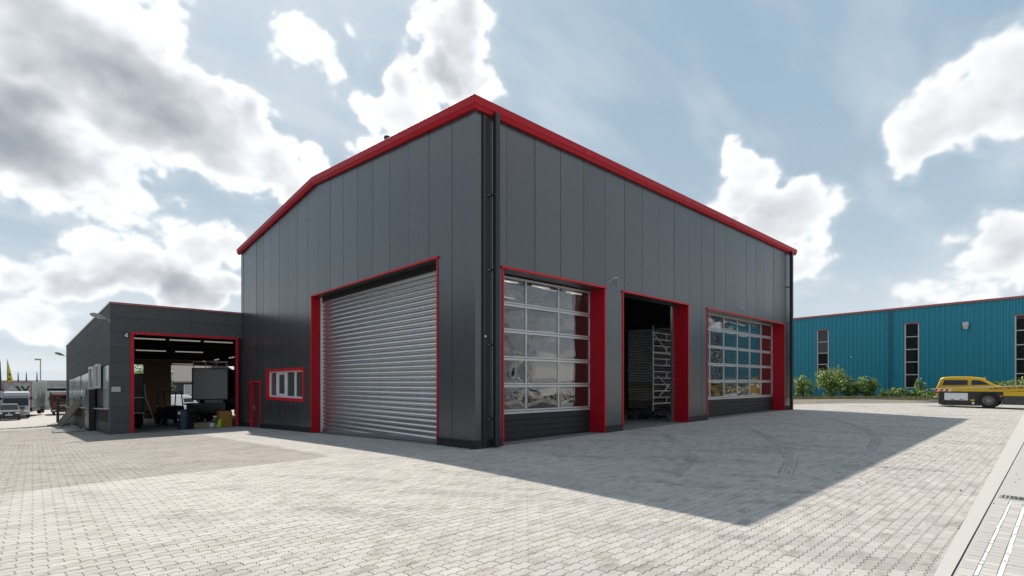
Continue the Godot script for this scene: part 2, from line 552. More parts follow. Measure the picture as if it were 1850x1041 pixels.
func sky_row(row: int) -> void:
	var out := PackedFloat32Array()
	out.resize(sky_w * 3)
	var h := sky_w / 2
	var el := 90.0 - (row + 0.5) / h * 180.0
	var er := deg_to_rad(el)
	var ce := cos(er)
	var se := sin(er)
	var inside_top := smoothstep(40.0, 46.0, el)
	for i in sky_w:
		var a := (i + 0.5) / sky_w * TAU      # column -> azimuth, see below
		var dir := Vector3(sin(a) * ce, se, -cos(a) * ce)
		var az := rad_to_deg(a)
		if az > 180.0: az -= 360.0
		var ss := maxf(dir.dot(sun_dir), 0.0)
		# clear air: pale near the horizon and round the sun, grey blue higher up
		var t := pow(1.0 - clampf(se, 0.0, 1.0), 2.6)
		var c := Vector3(0.235, 0.355, 0.475).lerp(Vector3(0.53, 0.61, 0.665), t)
		c = c.lerp(Vector3(0.95, 0.97, 0.98), 0.6 * pow(ss, 14.0))
		c = c.lerp(Vector3(0.62, 0.67, 0.70), 0.12 * pow(ss, 3.0))
		# thin veil
		var lay2 := Vector2(dir.x, dir.z) / (se + 0.18)
		var veil := n_far.get_noise_2d(lay2.x * 60.0 + 400.0, lay2.y * 150.0) * 0.5 + 0.5
		c = c.lerp(Vector3(0.74, 0.77, 0.79), smoothstep(0.42, 0.95, veil) * 0.34)
		c = c.lerp(Vector3(0.70, 0.735, 0.76), smoothstep(14.0, 1.0, el) * (0.25 + 0.5 * smoothstep(0.35, 0.75, n_far.get_noise_2d(lay2.x * 14.0, lay2.y * 40.0 + 77.0) * 0.5 + 0.5)))
		# cumulus
		var p := dir * 100.0
		var wx := n_warp.get_noise_3d(p.x, p.y, p.z)
		var wy := n_warp.get_noise_3d(p.x + 300.0, p.y - 120.0, p.z + 50.0)
		var fz := field(az + wx * 2.6, el + wy * 2.0)
		var d := fz.x
		var gs := fz.y
		# outside the stretch of sky described above: the same kind of cumulus, scattered by noise
		var off := maxf(smoothstep(92.0, 104.0, absf(az - 44.0) + 40.0), inside_top)
		if off > 0.0:
			var k := n_far.get_noise_2d(lay2.x * 26.0 - 90.0, lay2.y * 26.0 + 33.0) * 0.5 + 0.5
			var e := smoothstep(0.47, 0.80, k) * 1.35 * off
			if e > d:
				gs = lerpf(gs, clampf((e - 0.5) * 0.8, 0.0, 0.6), off)
			d = maxf(d, e)
		if d > 0.02:
			var q := Vector3(p.x, p.y * 1.35, p.z)
			var f := n_puff.get_noise_3d(q.x, q.y, q.z)
			var bil := -n_bil.get_noise_3d(q.x, q.y, q.z)
			var body := d + f * 0.55 + bil * 0.30 - 0.36
			var halo := smoothstep(-0.5, 0.2, body)
			c = c.lerp(Vector3(0.66, 0.70, 0.735), halo * 0.30)
			var cov := smoothstep(-0.05, 0.32, body)
			if cov > 0.0:
				var ps := q + Vector3(sun_dir.x, sun_dir.y * 1.35, sun_dir.z) * 1.5
				var relief := clampf((bil + n_bil.get_noise_3d(ps.x, ps.y, ps.z)) * 0.55, -0.5, 0.5)
				var soft := n_shade.get_noise_3d(q.x, q.y, q.z)
				var thick := smoothstep(0.10, 1.6, body + 0.30 * d)
				var grey := 1.0 - exp(-1.55 * thick * gs * (1.0 + 0.45 * soft))
				grey = clampf(grey * 0.92 + (0.10 + 0.14 * soft) * smoothstep(0.1, 0.6, body) - relief * lerpf(0.20, 0.07, clampf(gs, 0.0, 1.0)) + 0.02, 0.0, 1.0)
				var cc := Vector3(0.92, 0.93, 0.94).lerp(Vector3(0.235, 0.268, 0.31), grey)
				cc *= 1.0 + 0.30 * pow(ss, 5.0) * (1.0 - grey)
				c = c.lerp(cc, cov * 0.98)
		out[i * 3] = c.x
		out[i * 3 + 1] = c.y
		out[i * 3 + 2] = c.z
	sky_rows[row] = out


func make_sky() -> Sky:
	sun_dir = -SUN_TRAVEL.normalized()
	n_puff.noise_type = FastNoiseLite.TYPE_SIMPLEX_SMOOTH
	n_puff.frequency = 0.085
	n_puff.fractal_octaves = 6
	n_puff.fractal_gain = 0.58
	n_puff.seed = 5
	n_warp.noise_type = FastNoiseLite.TYPE_SIMPLEX_SMOOTH
	n_warp.frequency = 0.10
	n_warp.fractal_octaves = 3
	n_warp.seed = 11
	n_bil.noise_type = FastNoiseLite.TYPE_SIMPLEX_SMOOTH
	n_bil.fractal_type = FastNoiseLite.FRACTAL_RIDGED
	n_bil.frequency = 0.11
	n_bil.fractal_octaves = 5
	n_bil.fractal_gain = 0.55
	n_bil.seed = 61
	n_shade.noise_type = FastNoiseLite.TYPE_SIMPLEX_SMOOTH
	n_shade.frequency = 0.07
	n_shade.fractal_octaves = 4
	n_shade.seed = 29
	n_far.noise_type = FastNoiseLite.TYPE_SIMPLEX_SMOOTH
	n_far.frequency = 0.02
	n_far.fractal_octaves = 4
	n_far.seed = 17
	for p in puffs:
		p.append(cos(deg_to_rad(p[4])))
		p.append(sin(deg_to_rad(p[4])))
	var h := sky_w / 2
	sky_rows.resize(h)
	var half := h / 2
	var id := WorkerThreadPool.add_group_task(sky_row, half, -1, true)
	WorkerThreadPool.wait_for_group_task_completion(id)
	var low := PackedFloat32Array()
	low.resize(sky_w * 3)
	for i in sky_w:
		low[i * 3] = 0.36
		low[i * 3 + 1] = 0.35
		low[i * 3 + 2] = 0.33
	var bytes := PackedByteArray()
	for r in h:
		bytes.append_array((sky_rows[r] if r < half else low).to_byte_array())
	var im := Image.create_from_data(sky_w, h, false, Image.FORMAT_RGBF, bytes)
	var pm := PanoramaSkyMaterial.new()
	pm.panorama = ImageTexture.create_from_image(im)
	var sky := Sky.new()
	sky.sky_material = pm
	return sky


func setting_up() -> void:
	var cam := Camera3D.new()
	cam.name = "camera"
	add_child(cam)
	cam.position = EYE
	cam.basis = Basis(ASIDE, Vector3.UP, -AHEAD)
	cam.set_frustum(0.111557, Vector2(0.002784, 0.018315), 0.1, 900.0)
	cam.current = true
	var we := WorldEnvironment.new()
	we.name = "environment"
	add_child(we)
	var e := Environment.new()
	e.background_mode = Environment.BG_SKY
	e.sky = make_sky()
	e.tonemap_mode = Environment.TONE_MAPPER_LINEAR
	e.tonemap_exposure = 1.2
	e.sdfgi_enabled = true
	e.ssao_enabled = true
	e.ssil_enabled = true
	we.environment = e
	var sun := DirectionalLight3D.new()
	sun.name = "sun"
	add_child(sun)
	sun.look_at_from_position(Vector3.ZERO, SUN_TRAVEL, Vector3.UP)
	sun.light_energy = 1.5
	sun.light_angular_distance = 0.55
	sun.light_color = Color(1.0, 0.965, 0.915)
	sun.shadow_enabled = true


# ------------------------------------------------------------------ ground and paving
func edge_z(x: float) -> float:      # where the pavers end at the gutter
	return 9.36 - 0.0235 * clampf(x + 2.1, -20.0, 60.0)


func line_z(x: float) -> float:      # the joint between gutter and concrete road
	return 9.475 - 0.0093 * clampf(x + 2.0, -20.0, 60.0)


func sheet(x0: float, x1: float, nx: int, zf: Callable, z1f: Callable, nz: int, up: float) -> MB:
	var mb := MB.new()
	for i in nx:
		var xa := lerpf(x0, x1, float(i) / nx)
		var xb := lerpf(x0, x1, float(i + 1) / nx)
		for j in nz:
			var a0: float = lerpf(zf.call(xa), z1f.call(xa), float(j) / nz)
			var a1: float = lerpf(zf.call(xa), z1f.call(xa), float(j + 1) / nz)
			var b0: float = lerpf(zf.call(xb), z1f.call(xb), float(j) / nz)
			var b1: float = lerpf(zf.call(xb), z1f.call(xb), float(j + 1) / nz)
			mb.quad(on(xa, a1, up), on(xb, b1, up), on(xb, b0, up), on(xa, a0, up))
	return mb


func flat(z: float) -> Callable:
	return func(_x: float) -> float: return z


func old_paving(x: float, z: float) -> bool:
	return x < -3.05 and z < -1.62 and z > -33.6


func make_ground() -> void:
	# one sheet out to the horizon, denser near the yard
	var mb := MB.new()
	var xs := []
	var zs := []
	var x := -420.0
	while x < 460.0:
		xs.append(x)
		x += 1.0 if x > -16.0 and x < 46.0 else (4.0 if x > -60.0 and x < 100.0 else 30.0)
	var z := -420.0
	while z < 300.0:
		zs.append(z)
		z += 1.0 if z > -24.0 and z < 14.0 else (4.0 if z > -100.0 and z < 60.0 else 30.0)
	for i in xs.size() - 1:
		for j in zs.size() - 1:
			mb.quad(on(xs[i], zs[j + 1], -0.03), on(xs[i + 1], zs[j + 1], -0.03), on(xs[i + 1], zs[j], -0.03), on(xs[i], zs[j], -0.03))
	structure("ground", mb, M.far_paving, "pale paved ground reaching far beyond the yard")


func paver_outline() -> Array:
	# interlocking stone 0.236 x 0.116: both long sides zigzag, the ends are notched
	var L := 0.1185
	var W := 0.0585
	var up := []
	for k in [[-1.0, 0.0], [-0.80, 0.0], [-0.66, 1.0], [-0.34, 1.0], [-0.20, 0.0], [0.20, 0.0], [0.34, 1.0], [0.66, 1.0], [0.80, 0.0], [1.0, 0.0]]:
		up.append(Vector2(k[0] * L, k[1] * 0.016 - 0.008))
	var p := []
	for q in up:
		p.append(Vector2(q.x, q.y - W))       # near side, left to right
	p.append(Vector2(L + 0.009, -0.012))
	p.append(Vector2(L - 0.009, 0.012))
	for k in range(up.size() - 1, -1, -1):
		p.append(Vector2(up[k].x, up[k].y + W))
	p.append(Vector2(-L - 0.009, 0.012 - 0.0))
	p.append(Vector2(-L + 0.009, -0.012))
	# the left end must mirror the right one so that neighbours interlock
	p[p.size() - 2] = Vector2(-L - 0.009, 0.012)
	p[p.size() - 1] = Vector2(-L + 0.009, -0.012)
	return p


func paver_mesh(gap: float, lift: float, m: Material) -> ArrayMesh:
	var p := paver_outline()
	var mb := MB.new()
	var cnt := p.size()
	var ring := []          # x, z with a gap to the neighbours
	var top := []
	for i in cnt:
		var a: Vector2 = p[(i - 1 + cnt) % cnt]
		var b: Vector2 = p[(i + 1) % cnt]
		var t := (b - a).normalized()
		var inward := Vector2(-t.y, t.x)
		var c: Vector2 = p[i]
		ring.append(c + inward * gap)
		top.append(c + inward * (gap + 0.004))
	var flatp := PackedVector2Array(top)
	var idx := Geometry2D.triangulate_polygon(flatp)
	var to3 := func(q: Vector2, y: float) -> Vector3: return Vector3(q.x, y, -q.y)
	for i in range(0, idx.size(), 3):
		var a := flatp[idx[i]]
		var b := flatp[idx[i + 1]]
		var c := flatp[idx[i + 2]]
		if (b - a).cross(c - a) < 0:
			var k := b
			b = c
			c = k
		mb.tri(to3.call(a, lift), to3.call(b, lift), to3.call(c, lift))
	for i in cnt:
		var j := (i + 1) % cnt
		mb.quad(to3.call(ring[i], lift - 0.003), to3.call(ring[j], lift - 0.003), to3.call(top[j], lift), to3.call(top[i], lift))
		mb.quad(to3.call(ring[i], -0.02), to3.call(ring[j], -0.02), to3.call(ring[j], lift - 0.003), to3.call(ring[i], lift - 0.003))
	return mb.mesh(m)


func make_paving() -> void:
	var bed := sheet(-16.0, 48.0, 64, flat(-24.0), edge_z, 34, -0.014)
	var root := Node3D.new()
	root.name = "paving"
	add_child(root)
	tag(root, "pale interlocking zigzag pavers covering the whole yard", "", "", "structure")
	part(root, "joint_sand", bed, M.joint_sand)
	part(root, "mossy_joint", sheet(-16.0, -3.05, 26, flat(-33.6), flat(-1.62), 32, -0.0105), M.joint_moss)
	var PL := 0.24
	var PW := 0.12
	var f := FastNoiseLite.new()
	f.frequency = 0.22
	f.fractal_octaves = 4
	f.seed = 4
	var f2 := FastNoiseLite.new()
	f2.frequency = 1.1
	f2.fractal_octaves = 2
	f2.seed = 14
	var spots := []
	var z := 9.6
	var row := 0
	while z > -36.0:
		var x := -16.0 + (PL / 2.0 if row % 2 else 0.0)
		while x < 44.0:
			var rel := Vector3(x, 0, z) - EYE
			var dep := rel.dot(AHEAD)
			var lat := rel.dot(ASIDE)
			var keep := dep > 3.7 and dep < 34.0 and absf(lat / dep - 0.028) < 1.08 and z < edge_z(x) + 0.05
			if x > -0.1 and z < -0.02 and x < 22.6:
				keep = false              # the hall stands here
			if z < -19.85 and x > -5.8:
				keep = false
			if keep:
				spots.append([dep, x, z])
			x += PL
		z -= PW
		row += 1
	spots.sort_custom(func(a, b): return a[0] < b[0])
	var mesh_many := paver_mesh(0.0016, 0.0, M.paver_many)
	var near := 300
	var shapes := []
	for k in 6:
		shapes.append(paver_mesh(0.0016, 0.0, M["paver_%d" % k]))
	var mm := MultiMesh.new()
	mm.transform_format = MultiMesh.TRANSFORM_3D
	mm.use_colors = true
	mm.mesh = mesh_many
	mm.instance_count = spots.size() - near
	for i in spots.size():
		var sx: float = spots[i][1]
		var sz: float = spots[i][2]
		var y := lay(sx, sz)
		var nrm := Vector3(-(lay(sx + 0.1, sz) - lay(sx - 0.1, sz)) / 0.2, 1.0, -(lay(sx, sz + 0.1) - lay(sx, sz - 0.1)) / 0.2)
		nrm.x += rng.randfn(0.0, 0.004)
		nrm.z += rng.randfn(0.0, 0.004)
		nrm = nrm.normalized()
		var bx := (Vector3.RIGHT - nrm * nrm.x).normalized()
		var tr := Transform3D(Basis(bx, nrm, bx.cross(nrm)), Vector3(sx, y + rng.randfn(0.0, 0.0008), sz))
		if i < near:
			var o := inst(root, "paver", shapes[rng.randi() % 6])
			o.transform = tr
		else:
			var n1 := f.get_noise_2d(sx, sz)
			var n2 := f2.get_noise_2d(sx, sz)
			var tone := 1.0 + n1 * 0.07 + n2 * 0.06 + rng.randfn(0.0, 0.036)
			var c := Vector3(0.545, 0.523, 0.495)
			if rng.randf() < 0.05:
				c = Vector3(0.51, 0.475, 0.44)
			if old_paving(sx, sz):
				c = Vector3(0.375, 0.348, 0.318)
				tone += n2 * 0.06
			elif sz < -0.9 and sz > -1.62 and sx < -3.0:
				tone *= 1.03
			# ground-in dirt, smeared in streaks the way the trucks turn
			var along := sx * 0.5 + sz * 0.9
			var across := -sx * 0.9 + sz * 0.5
			var smear := f.get_noise_2d(along * 0.9, across * 3.4) * 0.6 + f2.get_noise_2d(along * 0.5, across * 2.2) * 0.4
			tone *= 1.0 - clampf(smear * 0.55 - 0.02, 0.0, 0.34)
			c *= tone
			mm.set_instance_transform(i - near, tr)
			mm.set_instance_color(i - near, Color(c.x, c.y, c.z))
	var mi := MultiMeshInstance3D.new()
	mi.name = "farther_pavers"
	mi.multimesh = mm
	root.add_child(mi)
	mi.set_meta("kind", "stuff")
	# concrete gutter along the yard, the road beside it, its lines and the drain
	structure("gutter", sheet(-14.0, 46.0, 60, edge_z, func(q): return line_z(q) - 0.006, 1, 0.007), M.concrete, "smooth pale concrete gutter strip between pavers and road")
	var road := structure("road", sheet(-14.0, 60.0, 74, func(q): return line_z(q) + 0.006, flat(24.0), 8, -0.002), M.concrete_road, "pale broomed concrete road along the edge of the yard")
	var rows := [[9.497, 9.607], [9.643, 9.753], [9.797, 9.99]]
	for r in rows.size():
		var xb := -2.6 + 0.03 * r
		while xb < 2.3:
			var wdt := 0.132 + rng.randfn(0.0, 0.003)
			var y0 := lay(xb, rows[r][0])
			var bl := MB.new()
			bl.bbox(Vector3(xb, y0 - 0.03, maxf(rows[r][0], line_z(xb) + 0.008)), Vector3(xb + wdt - 0.003, y0 + 0.0045 + rng.randfn(0.0, 0.0006), rows[r][1]), 0.002)
			part(road, "kerb_block", bl, M.concrete if rng.randf() < 0.3 else M.concrete_road)
			xb += wdt
	for k in [[9.625, 0.028, -9.0, 2.35], [9.775, 0.036, -9.0, 2.05]]:
		var l := MB.new()
		var xa: float = k[2]
		while xa < k[3]:
			var xb: float = minf(xa + rng.randf_range(0.08, 0.5), k[3])
			var wv := rng.randfn(0.0, 0.002)
			l.quad(on(xa, k[0] + k[1] / 2.0 + wv, 0.003), on(xb, k[0] + k[1] / 2.0 + wv, 0.003), on(xb, k[0] - k[1] / 2.0 + wv, 0.003), on(xa, k[0] - k[1] / 2.0 + wv, 0.003))
			xa = xb + (0.0 if rng.randf() < 0.75 else 0.02)
		structure("road_line", l, M.road_white, "worn white line on the concrete road")
	var dr := thing("drain_grate", "narrow dark steel drain grate set in the concrete road edge", "drain", on(2.72, 9.74))
	var fr := MB.new()
	fr.box(Vector3(-0.16, -0.02, -0.27), Vector3(-0.135, 0.006, 0.5))
	fr.box(Vector3(0.135, -0.02, -0.27), Vector3(0.16, 0.006, 0.5))
	fr.box(Vector3(-0.135, -0.02, -0.27), Vector3(0.135, 0.006, -0.25))
	part(dr, "frame", fr, M.lamp_housing)
	var sump := MB.new()
	sump.box(Vector3(-0.135, -0.02, -0.25), Vector3(0.135, -0.001, 0.5))
	part(dr, "channel", sump, M.joint)
	for k in 14:
		var b := MB.new()
		b.box(Vector3(-0.135, -0.001, -0.235 + k * 0.045), Vector3(0.135, 0.005, -0.208 + k * 0.045))
		part(dr, "grate_bar", b, M.dark_paint)
	# asphalt apron near the teal building
	var ap := MB.new()
	ap.quad(on(31.0, 5.6, 0.008), on(40.5, 5.0, 0.008), on(42.0, -0.8, 0.008), on(33.5, -2.2, 0.008))
	structure("asphalt_patch", ap, M.asphalt, "grey asphalt patch in front of the grass strip")
	# tyre marks with tread, and grit lying about
	tyre_mark([Vector2(2.2, 6.6), Vector2(4.0, 6.1), Vector2(6.0, 5.2), Vector2(8.2, 4.0), Vector2(10.5, 2.4)], 0.28, "leading to the open door")
	tyre_mark([Vector2(0.3, 5.3), Vector2(2.4, 4.6), Vector2(4.4, 3.3), Vector2(6.6, 1.4)], 0.26, "nearest the hall corner")
	tyre_mark([Vector2(7.0, 6.9), Vector2(10.0, 6.4), Vector2(13.5, 5.2), Vector2(16.5, 3.4)], 0.24, "leading to the wide glazed door")
	var mm2 := MultiMesh.new()
	mm2.transform_format = MultiMesh.TRANSFORM_3D
	var tf := MB.new()
	tf.lathe(Vector3.ZERO, Vector3.UP, [[1.0, 0.0], [0.75, 0.35], [0.3, 0.55], [0.0, 0.6]], 6)
	mm2.mesh = tf.mesh(M.moss)
	var at := []
	while at.size() < 3200:
		var far := rng.randf() < 0.3
		var tx := rng.randf_range(-12.0, -6.6) if far else rng.randf_range(-10.0, -3.05)
		var tz := rng.randf_range(-33.0, -28.0) if far else rng.randf_range(-18.0, -1.7)
		if f2.get_noise_2d(tx * 0.45, tz * 0.45) + 0.25 * f.get_noise_2d(tx * 3.0, tz * 3.0) < 0.05:
			continue
		var jz := 9.6 - (floorf((9.6 - tz) / PW) + 0.5) * PW
		var rowi := int(floorf((9.6 - tz) / PW))
		if rng.randf() < 0.5:
			at.append(Vector2(tx, jz))
		else:
			var x0 := -16.0 + (PL / 2.0 if rowi % 2 else 0.0) - PL / 2.0
			at.append(Vector2(x0 + roundf((tx - x0) / PL) * PL, tz))
	mm2.instance_count = at.size()
	for i in at.size():
		var s := rng.randf_range(0.006, 0.014)
		mm2.set_instance_transform(i, Transform3D(Basis(Vector3.UP, rng.randf() * TAU).scaled(Vector3(s * 1.8, s * 0.7, s * 1.1)), on(at[i].x, at[i].y, -0.002)))
	var mo := MultiMeshInstance3D.new()
	mo.name = "moss"
	mo.multimesh = mm2
	add_child(mo)
	tag(mo, "olive moss tufts in the joints of the older paving", "moss", "", "stuff")
	var grit := MultiMesh.new()
	grit.transform_format = MultiMesh.TRANSFORM_3D
	var gm := MB.new()
	gm.hexa([Vector3(-0.5, 0, 0.4), Vector3(0.45, 0, 0.5), Vector3(0.5, 0, -0.4), Vector3(-0.4, 0, -0.5), Vector3(-0.25, 0.6, 0.2), Vector3(0.2, 0.7, 0.25), Vector3(0.28, 0.6, -0.2), Vector3(-0.2, 0.55, -0.25)])
	grit.mesh = gm.mesh(M.pebble)
	grit.instance_count = 760
	for i in 760:
		var px := 0.0
		var pz := 0.0
		if i < 520:
			px = rng.randfn(5.5, 2.6)
			pz = rng.randfn(8.1, 0.7)
		elif i < 700:
			px = rng.randf_range(-7.0, 14.0)
			pz = rng.randf_range(-3.0, 9.4)
		else:
			px = rng.randf_range(-1.5, 3.0)
			pz = rng.randf_range(9.5, 9.95)
		var s := absf(rng.randfn(0.0, 0.006)) + 0.003
		grit.set_instance_transform(i, Transform3D(Basis(Vector3.UP, rng.randf() * TAU).scaled(Vector3(s, s, s)), on(px, pz, 0.001)))
	var gi := MultiMeshInstance3D.new()
	gi.name = "grit"
	gi.multimesh = grit
	add_child(gi)
	tag(gi, "dark grit and crumbs of dirt scattered over the pavers", "grit", "", "stuff")


func tyre_mark(pts: Array, w: float, where: String) -> void:
	var mb := MB.new()
	var cv := Curve2D.new()
	for i in pts.size():
		var t: Vector2 = (pts[mini(i + 1, pts.size() - 1)] - pts[maxi(i - 1, 0)]) * 0.25
		cv.add_point(pts[i], -t, t)
	var s := 0.0
	var tot := cv.get_baked_length()
	while s < tot:
		var p := cv.sample_baked(s)
		var d := (cv.sample_baked(s + 0.05) - cv.sample_baked(s - 0.05)).normalized()
		var q := Vector2(-d.y, d.x)
		for k in 4:
			if rng.randf() < 0.42 + 0.18 * sin(s * 0.9 + w * 40.0):
				continue
			var c := p + q * w * (k - 1.5) / 3.6
			var a := c - d * 0.018 - q * w * 0.07
			var b := c + d * 0.018 - q * w * 0.07
			var e := c + d * 0.018 + q * w * 0.07
			var g := c - d * 0.018 + q * w * 0.07
			var y := 0.0035
			mb.quad(on(a.x, a.y, y), on(g.x, g.y, y), on(e.x, e.y, y), on(b.x, b.y, y))
		s += 0.07
	var o := part(self, numbered("tyre_mark"), mb, M.tyre_dust)
	tag(o, "faint tyre tread track on the shaded pavers, " + where, "tyre mark", "tyre tracks in the shade of the hall", "stuff")


# ------------------------------------------------------------------ the hall
const HALL_L := 22.5
const HALL_W := 20.1
const EAVE := 8.75
const RISE := 0.93


func rake(z: float) -> float:      # underside of the gable trim
	return EAVE + RISE * (1.0 - absf(z + HALL_W / 2.0) / (HALL_W / 2.0))


# pieces of a wall strip [s0, s1] that are left over by the openings [a, b, y0, y1]
func strips(s0: float, s1: float, y0: float, y1: float, holes: Array) -> Array:
	var cuts := [s0, s1]
	for h in holes:
		for e in [h[0], h[1]]:
			if e > s0 + 0.001 and e < s1 - 0.001:
				cuts.append(e)
	cuts.sort()
	var res := []
	for i in cuts.size() - 1:
		var a: float = cuts[i]
		var b: float = cuts[i + 1]
		var m := (a + b) / 2.0
		var lo := y0
		var pieces := []
		var open := []
		for h in holes:
			if m > h[0] and m < h[1]:
				open.append(h)
		open.sort_custom(func(p, q): return p[2] < q[2])
		for h in open:
			if h[2] > lo + 0.001:
				pieces.append([a, b, lo, h[2], false])
			lo = maxf(lo, h[3])
		pieces.append([a, b, lo, y1, true])
		res.append_array(pieces)
	return res


func make_hall() -> void:
	var hall := thing("workshop_hall", "tall dark grey workshop hall with red roof edge and three red framed doors", "workshop")
	var doors := [[0.95, 5.47, -2.0, 4.80], [6.50, 10.97, -2.0, 4.80], [12.60, 21.27, -2.0, 4.80]]
	var gate := [1.68, 10.47, -2.0, 5.21]
	var win := [11.25, 15.90, 0.92, 2.31]
	var pdoor := [16.86, 18.38, -2.0, 1.74]
	var mats := [M.cladding, M.cladding_b, M.cladding_c]
	# long side: one panel every 1.1 m, the joints open
	var out := Vector2(0, 1)
	var x := 0.03
	while x < HALL_L - 0.05:
		var x1 := minf(1.11 if x < 0.1 else x + 1.1, HALL_L - 0.02)
		if HALL_L - x1 < 0.4:
			x1 = HALL_L - 0.02
		var mb := MB.new()
		for s in strips(x, x1 - 0.016, -0.9, EAVE + 0.1, doors):
			mb.slab(Vector2(s[0], 0), Vector2(s[1], 0), s[2], s[3], s[2], s[3], out, 0.0, -0.045)
		var wp := part(hall, "wall_panel", mb, mats[rng.randi() % 3])
		wp.rotation.x = rng.randfn(0.0, 0.0004)
		x = x1
	# gable
	out = Vector2(-1, 0)
	var gholes := [gate, win, pdoor]
	var s0 := 0.03
	while s0 < HALL_W - 0.05:
		var s1 := minf(s0 + (0.96 if s0 < 0.1 else 1.1), HALL_W - 0.02)
		if HALL_W - s1 < 0.4:
			s1 = HALL_W - 0.02
		var mb := MB.new()
		for s in strips(s0, s1 - 0.016, -1.6, 99.0, gholes):
			var ta: float = rake(-s[0]) + 0.1 if s[4] else s[3]
			var tb: float = rake(-s[1]) + 0.1 if s[4] else s[3]
			mb.slab(Vector2(0, -s[0]), Vector2(0, -s[1]), s[2], ta, s[2], tb, out, 0.0, -0.045)
		var wp := part(hall, "wall_panel", mb, mats[rng.randi() % 3])
		wp.rotation.z = rng.randfn(0.0, 0.0004)
		s0 = s1
	# the walls behind the panels
	var core := MB.new()
	for s in strips(0.05, HALL_L - 0.05, -1.0, EAVE + 0.05, doors):
		core.slab(Vector2(s[0], 0), Vector2(s[1], 0), s[2], s[3], s[2], s[3], Vector2(0, 1), -0.045, -0.20)
	for s in strips(0.2, HALL_W - 0.2, -1.7, 99.0, gholes):
		var ta: float = rake(-s[0]) + 0.05 if s[4] else s[3]
		var tb: float = rake(-s[1]) + 0.05 if s[4] else s[3]
		core.slab(Vector2(0, -s[0]), Vector2(0, -s[1]), s[2], ta, s[2], tb, Vector2(-1, 0), -0.045, -0.20)
	part(hall, "wall_core", core, M.joint)
	var inner := MB.new()
	for s in strips(0.25, HALL_L - 0.25, -1.0, EAVE, doors):
		inner.slab(Vector2(s[0], 0), Vector2(s[1], 0), s[2], s[3], s[2], s[3], Vector2(0, 1), -0.20, -0.24)
	for s in strips(0.25, HALL_W - 0.25, -1.7, 8.7, gholes):
		inner.slab(Vector2(0, -s[0]), Vector2(0, -s[1]), s[2], s[3], s[2], s[3], Vector2(-1, 0), -0.20, -0.24)
	part(hall, "inner_wall", inner, M.interior_wall)
	# far gable with its own shutter, and the rear wall
	var back := MB.new()
	for s in strips(0.0, HALL_W, -1.7, 99.0, [[1.7, 10.5, -2.0, 5.3]]):
		var ta: float = rake(-s[0]) + 0.1 if s[4] else s[3]
		var tb: float = rake(-s[1]) + 0.1 if s[4] else s[3]
		back.slab(Vector2(HALL_L, -s[0]), Vector2(HALL_L, -s[1]), s[2], ta, s[2], tb, Vector2(1, 0), 0.0, -0.2)
	back.slab(Vector2(0.2, -HALL_W), Vector2(HALL_L - 0.2, -HALL_W), -1.8, EAVE + 0.1, -1.8, EAVE + 0.1, Vector2(0, -1), 0.0, -0.2)
	part(hall, "rear_wall", back, M.cladding_b)
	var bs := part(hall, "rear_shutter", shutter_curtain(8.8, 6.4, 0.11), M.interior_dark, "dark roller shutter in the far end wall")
	bs.position = Vector3(HALL_L - 0.12, -1.0, -6.1)
	bs.rotation.y = -PI / 2
	# roof: two slopes
	var roof := MB.new()
	var o := 0.12
	for half in 2:
		var za := -HALL_W / 2.0
		var zb := 0.06 if half == 0 else -HALL_W - 0.06
		var ya := rake(-HALL_W / 2.0) + 0.18
		var yb := EAVE + 0.12
		roof.slab(Vector2(-o + 0.05, za), Vector2(-o + 0.05, zb), ya, ya + 0.12, yb, yb + 0.12, Vector2(1, 0), 0.0, HALL_L + o)
	part(hall, "roof", roof, M.roofing)
	# red eaves: a folded profile, an upper face leaning over a narrow lower lip
	var prof := [Vector2(0.0, 0.0), Vector2(0.10, -0.02), Vector2(0.15, 0.075), Vector2(0.165, 0.085), Vector2(0.185, 0.265), Vector2(0.17, 0.28), Vector2(0.0, 0.28)]
	var fascia := MB.new()
	var y0 := EAVE - 0.06
	profile_run(fascia, prof, Vector3(0.0, y0, 0.0), Vector3(HALL_L + 0.16, y0, 0.0), Vector3(0, 0, 1), 1.0)
	part(hall, "eave_trim", fascia, M.red)
	for k in 2:
		var ra := MB.new()
		if k == 0:
			profile_run(ra, prof, Vector3(0, y0, 0.0), Vector3(0, rake(-HALL_W / 2.0) - 0.06, -HALL_W / 2.0), Vector3(-1, 0, 0), 0.985)
		else:
			profile_run(ra, prof, Vector3(0, rake(-HALL_W / 2.0) - 0.06, -HALL_W / 2.0), Vector3(0, y0, -HALL_W - 0.15), Vector3(-1, 0, 0), 0.0)
		part(hall, "gable_trim", ra, M.red)
	for xx in [4.4, 10.6, 16.7]:
		for dx in [-0.03, 0.03]:
			for k in 4:
				var seam := MB.new()
				seam.cbox(Vector3(xx + dx, y0 + 0.11 + k * 0.045, 0.170 + k * 0.005), Vector3(0.011, 0.011, 0.012))
				part(hall, "trim_rivet", seam, M.screw)
	# corner trims
	var ct := MB.new()
	ct.slab(Vector2(0, 0.0), Vector2(0, -0.16), -0.6, EAVE, -0.6, EAVE, Vector2(-1, 0), 0.0, 0.012)
	ct.slab(Vector2(-0.012, 0), Vector2(0.20, 0), -0.6, EAVE, -0.6, EAVE, Vector2(0, 1), 0.0, 0.012)
	part(hall, "corner_trim", ct, M.cladding_c)
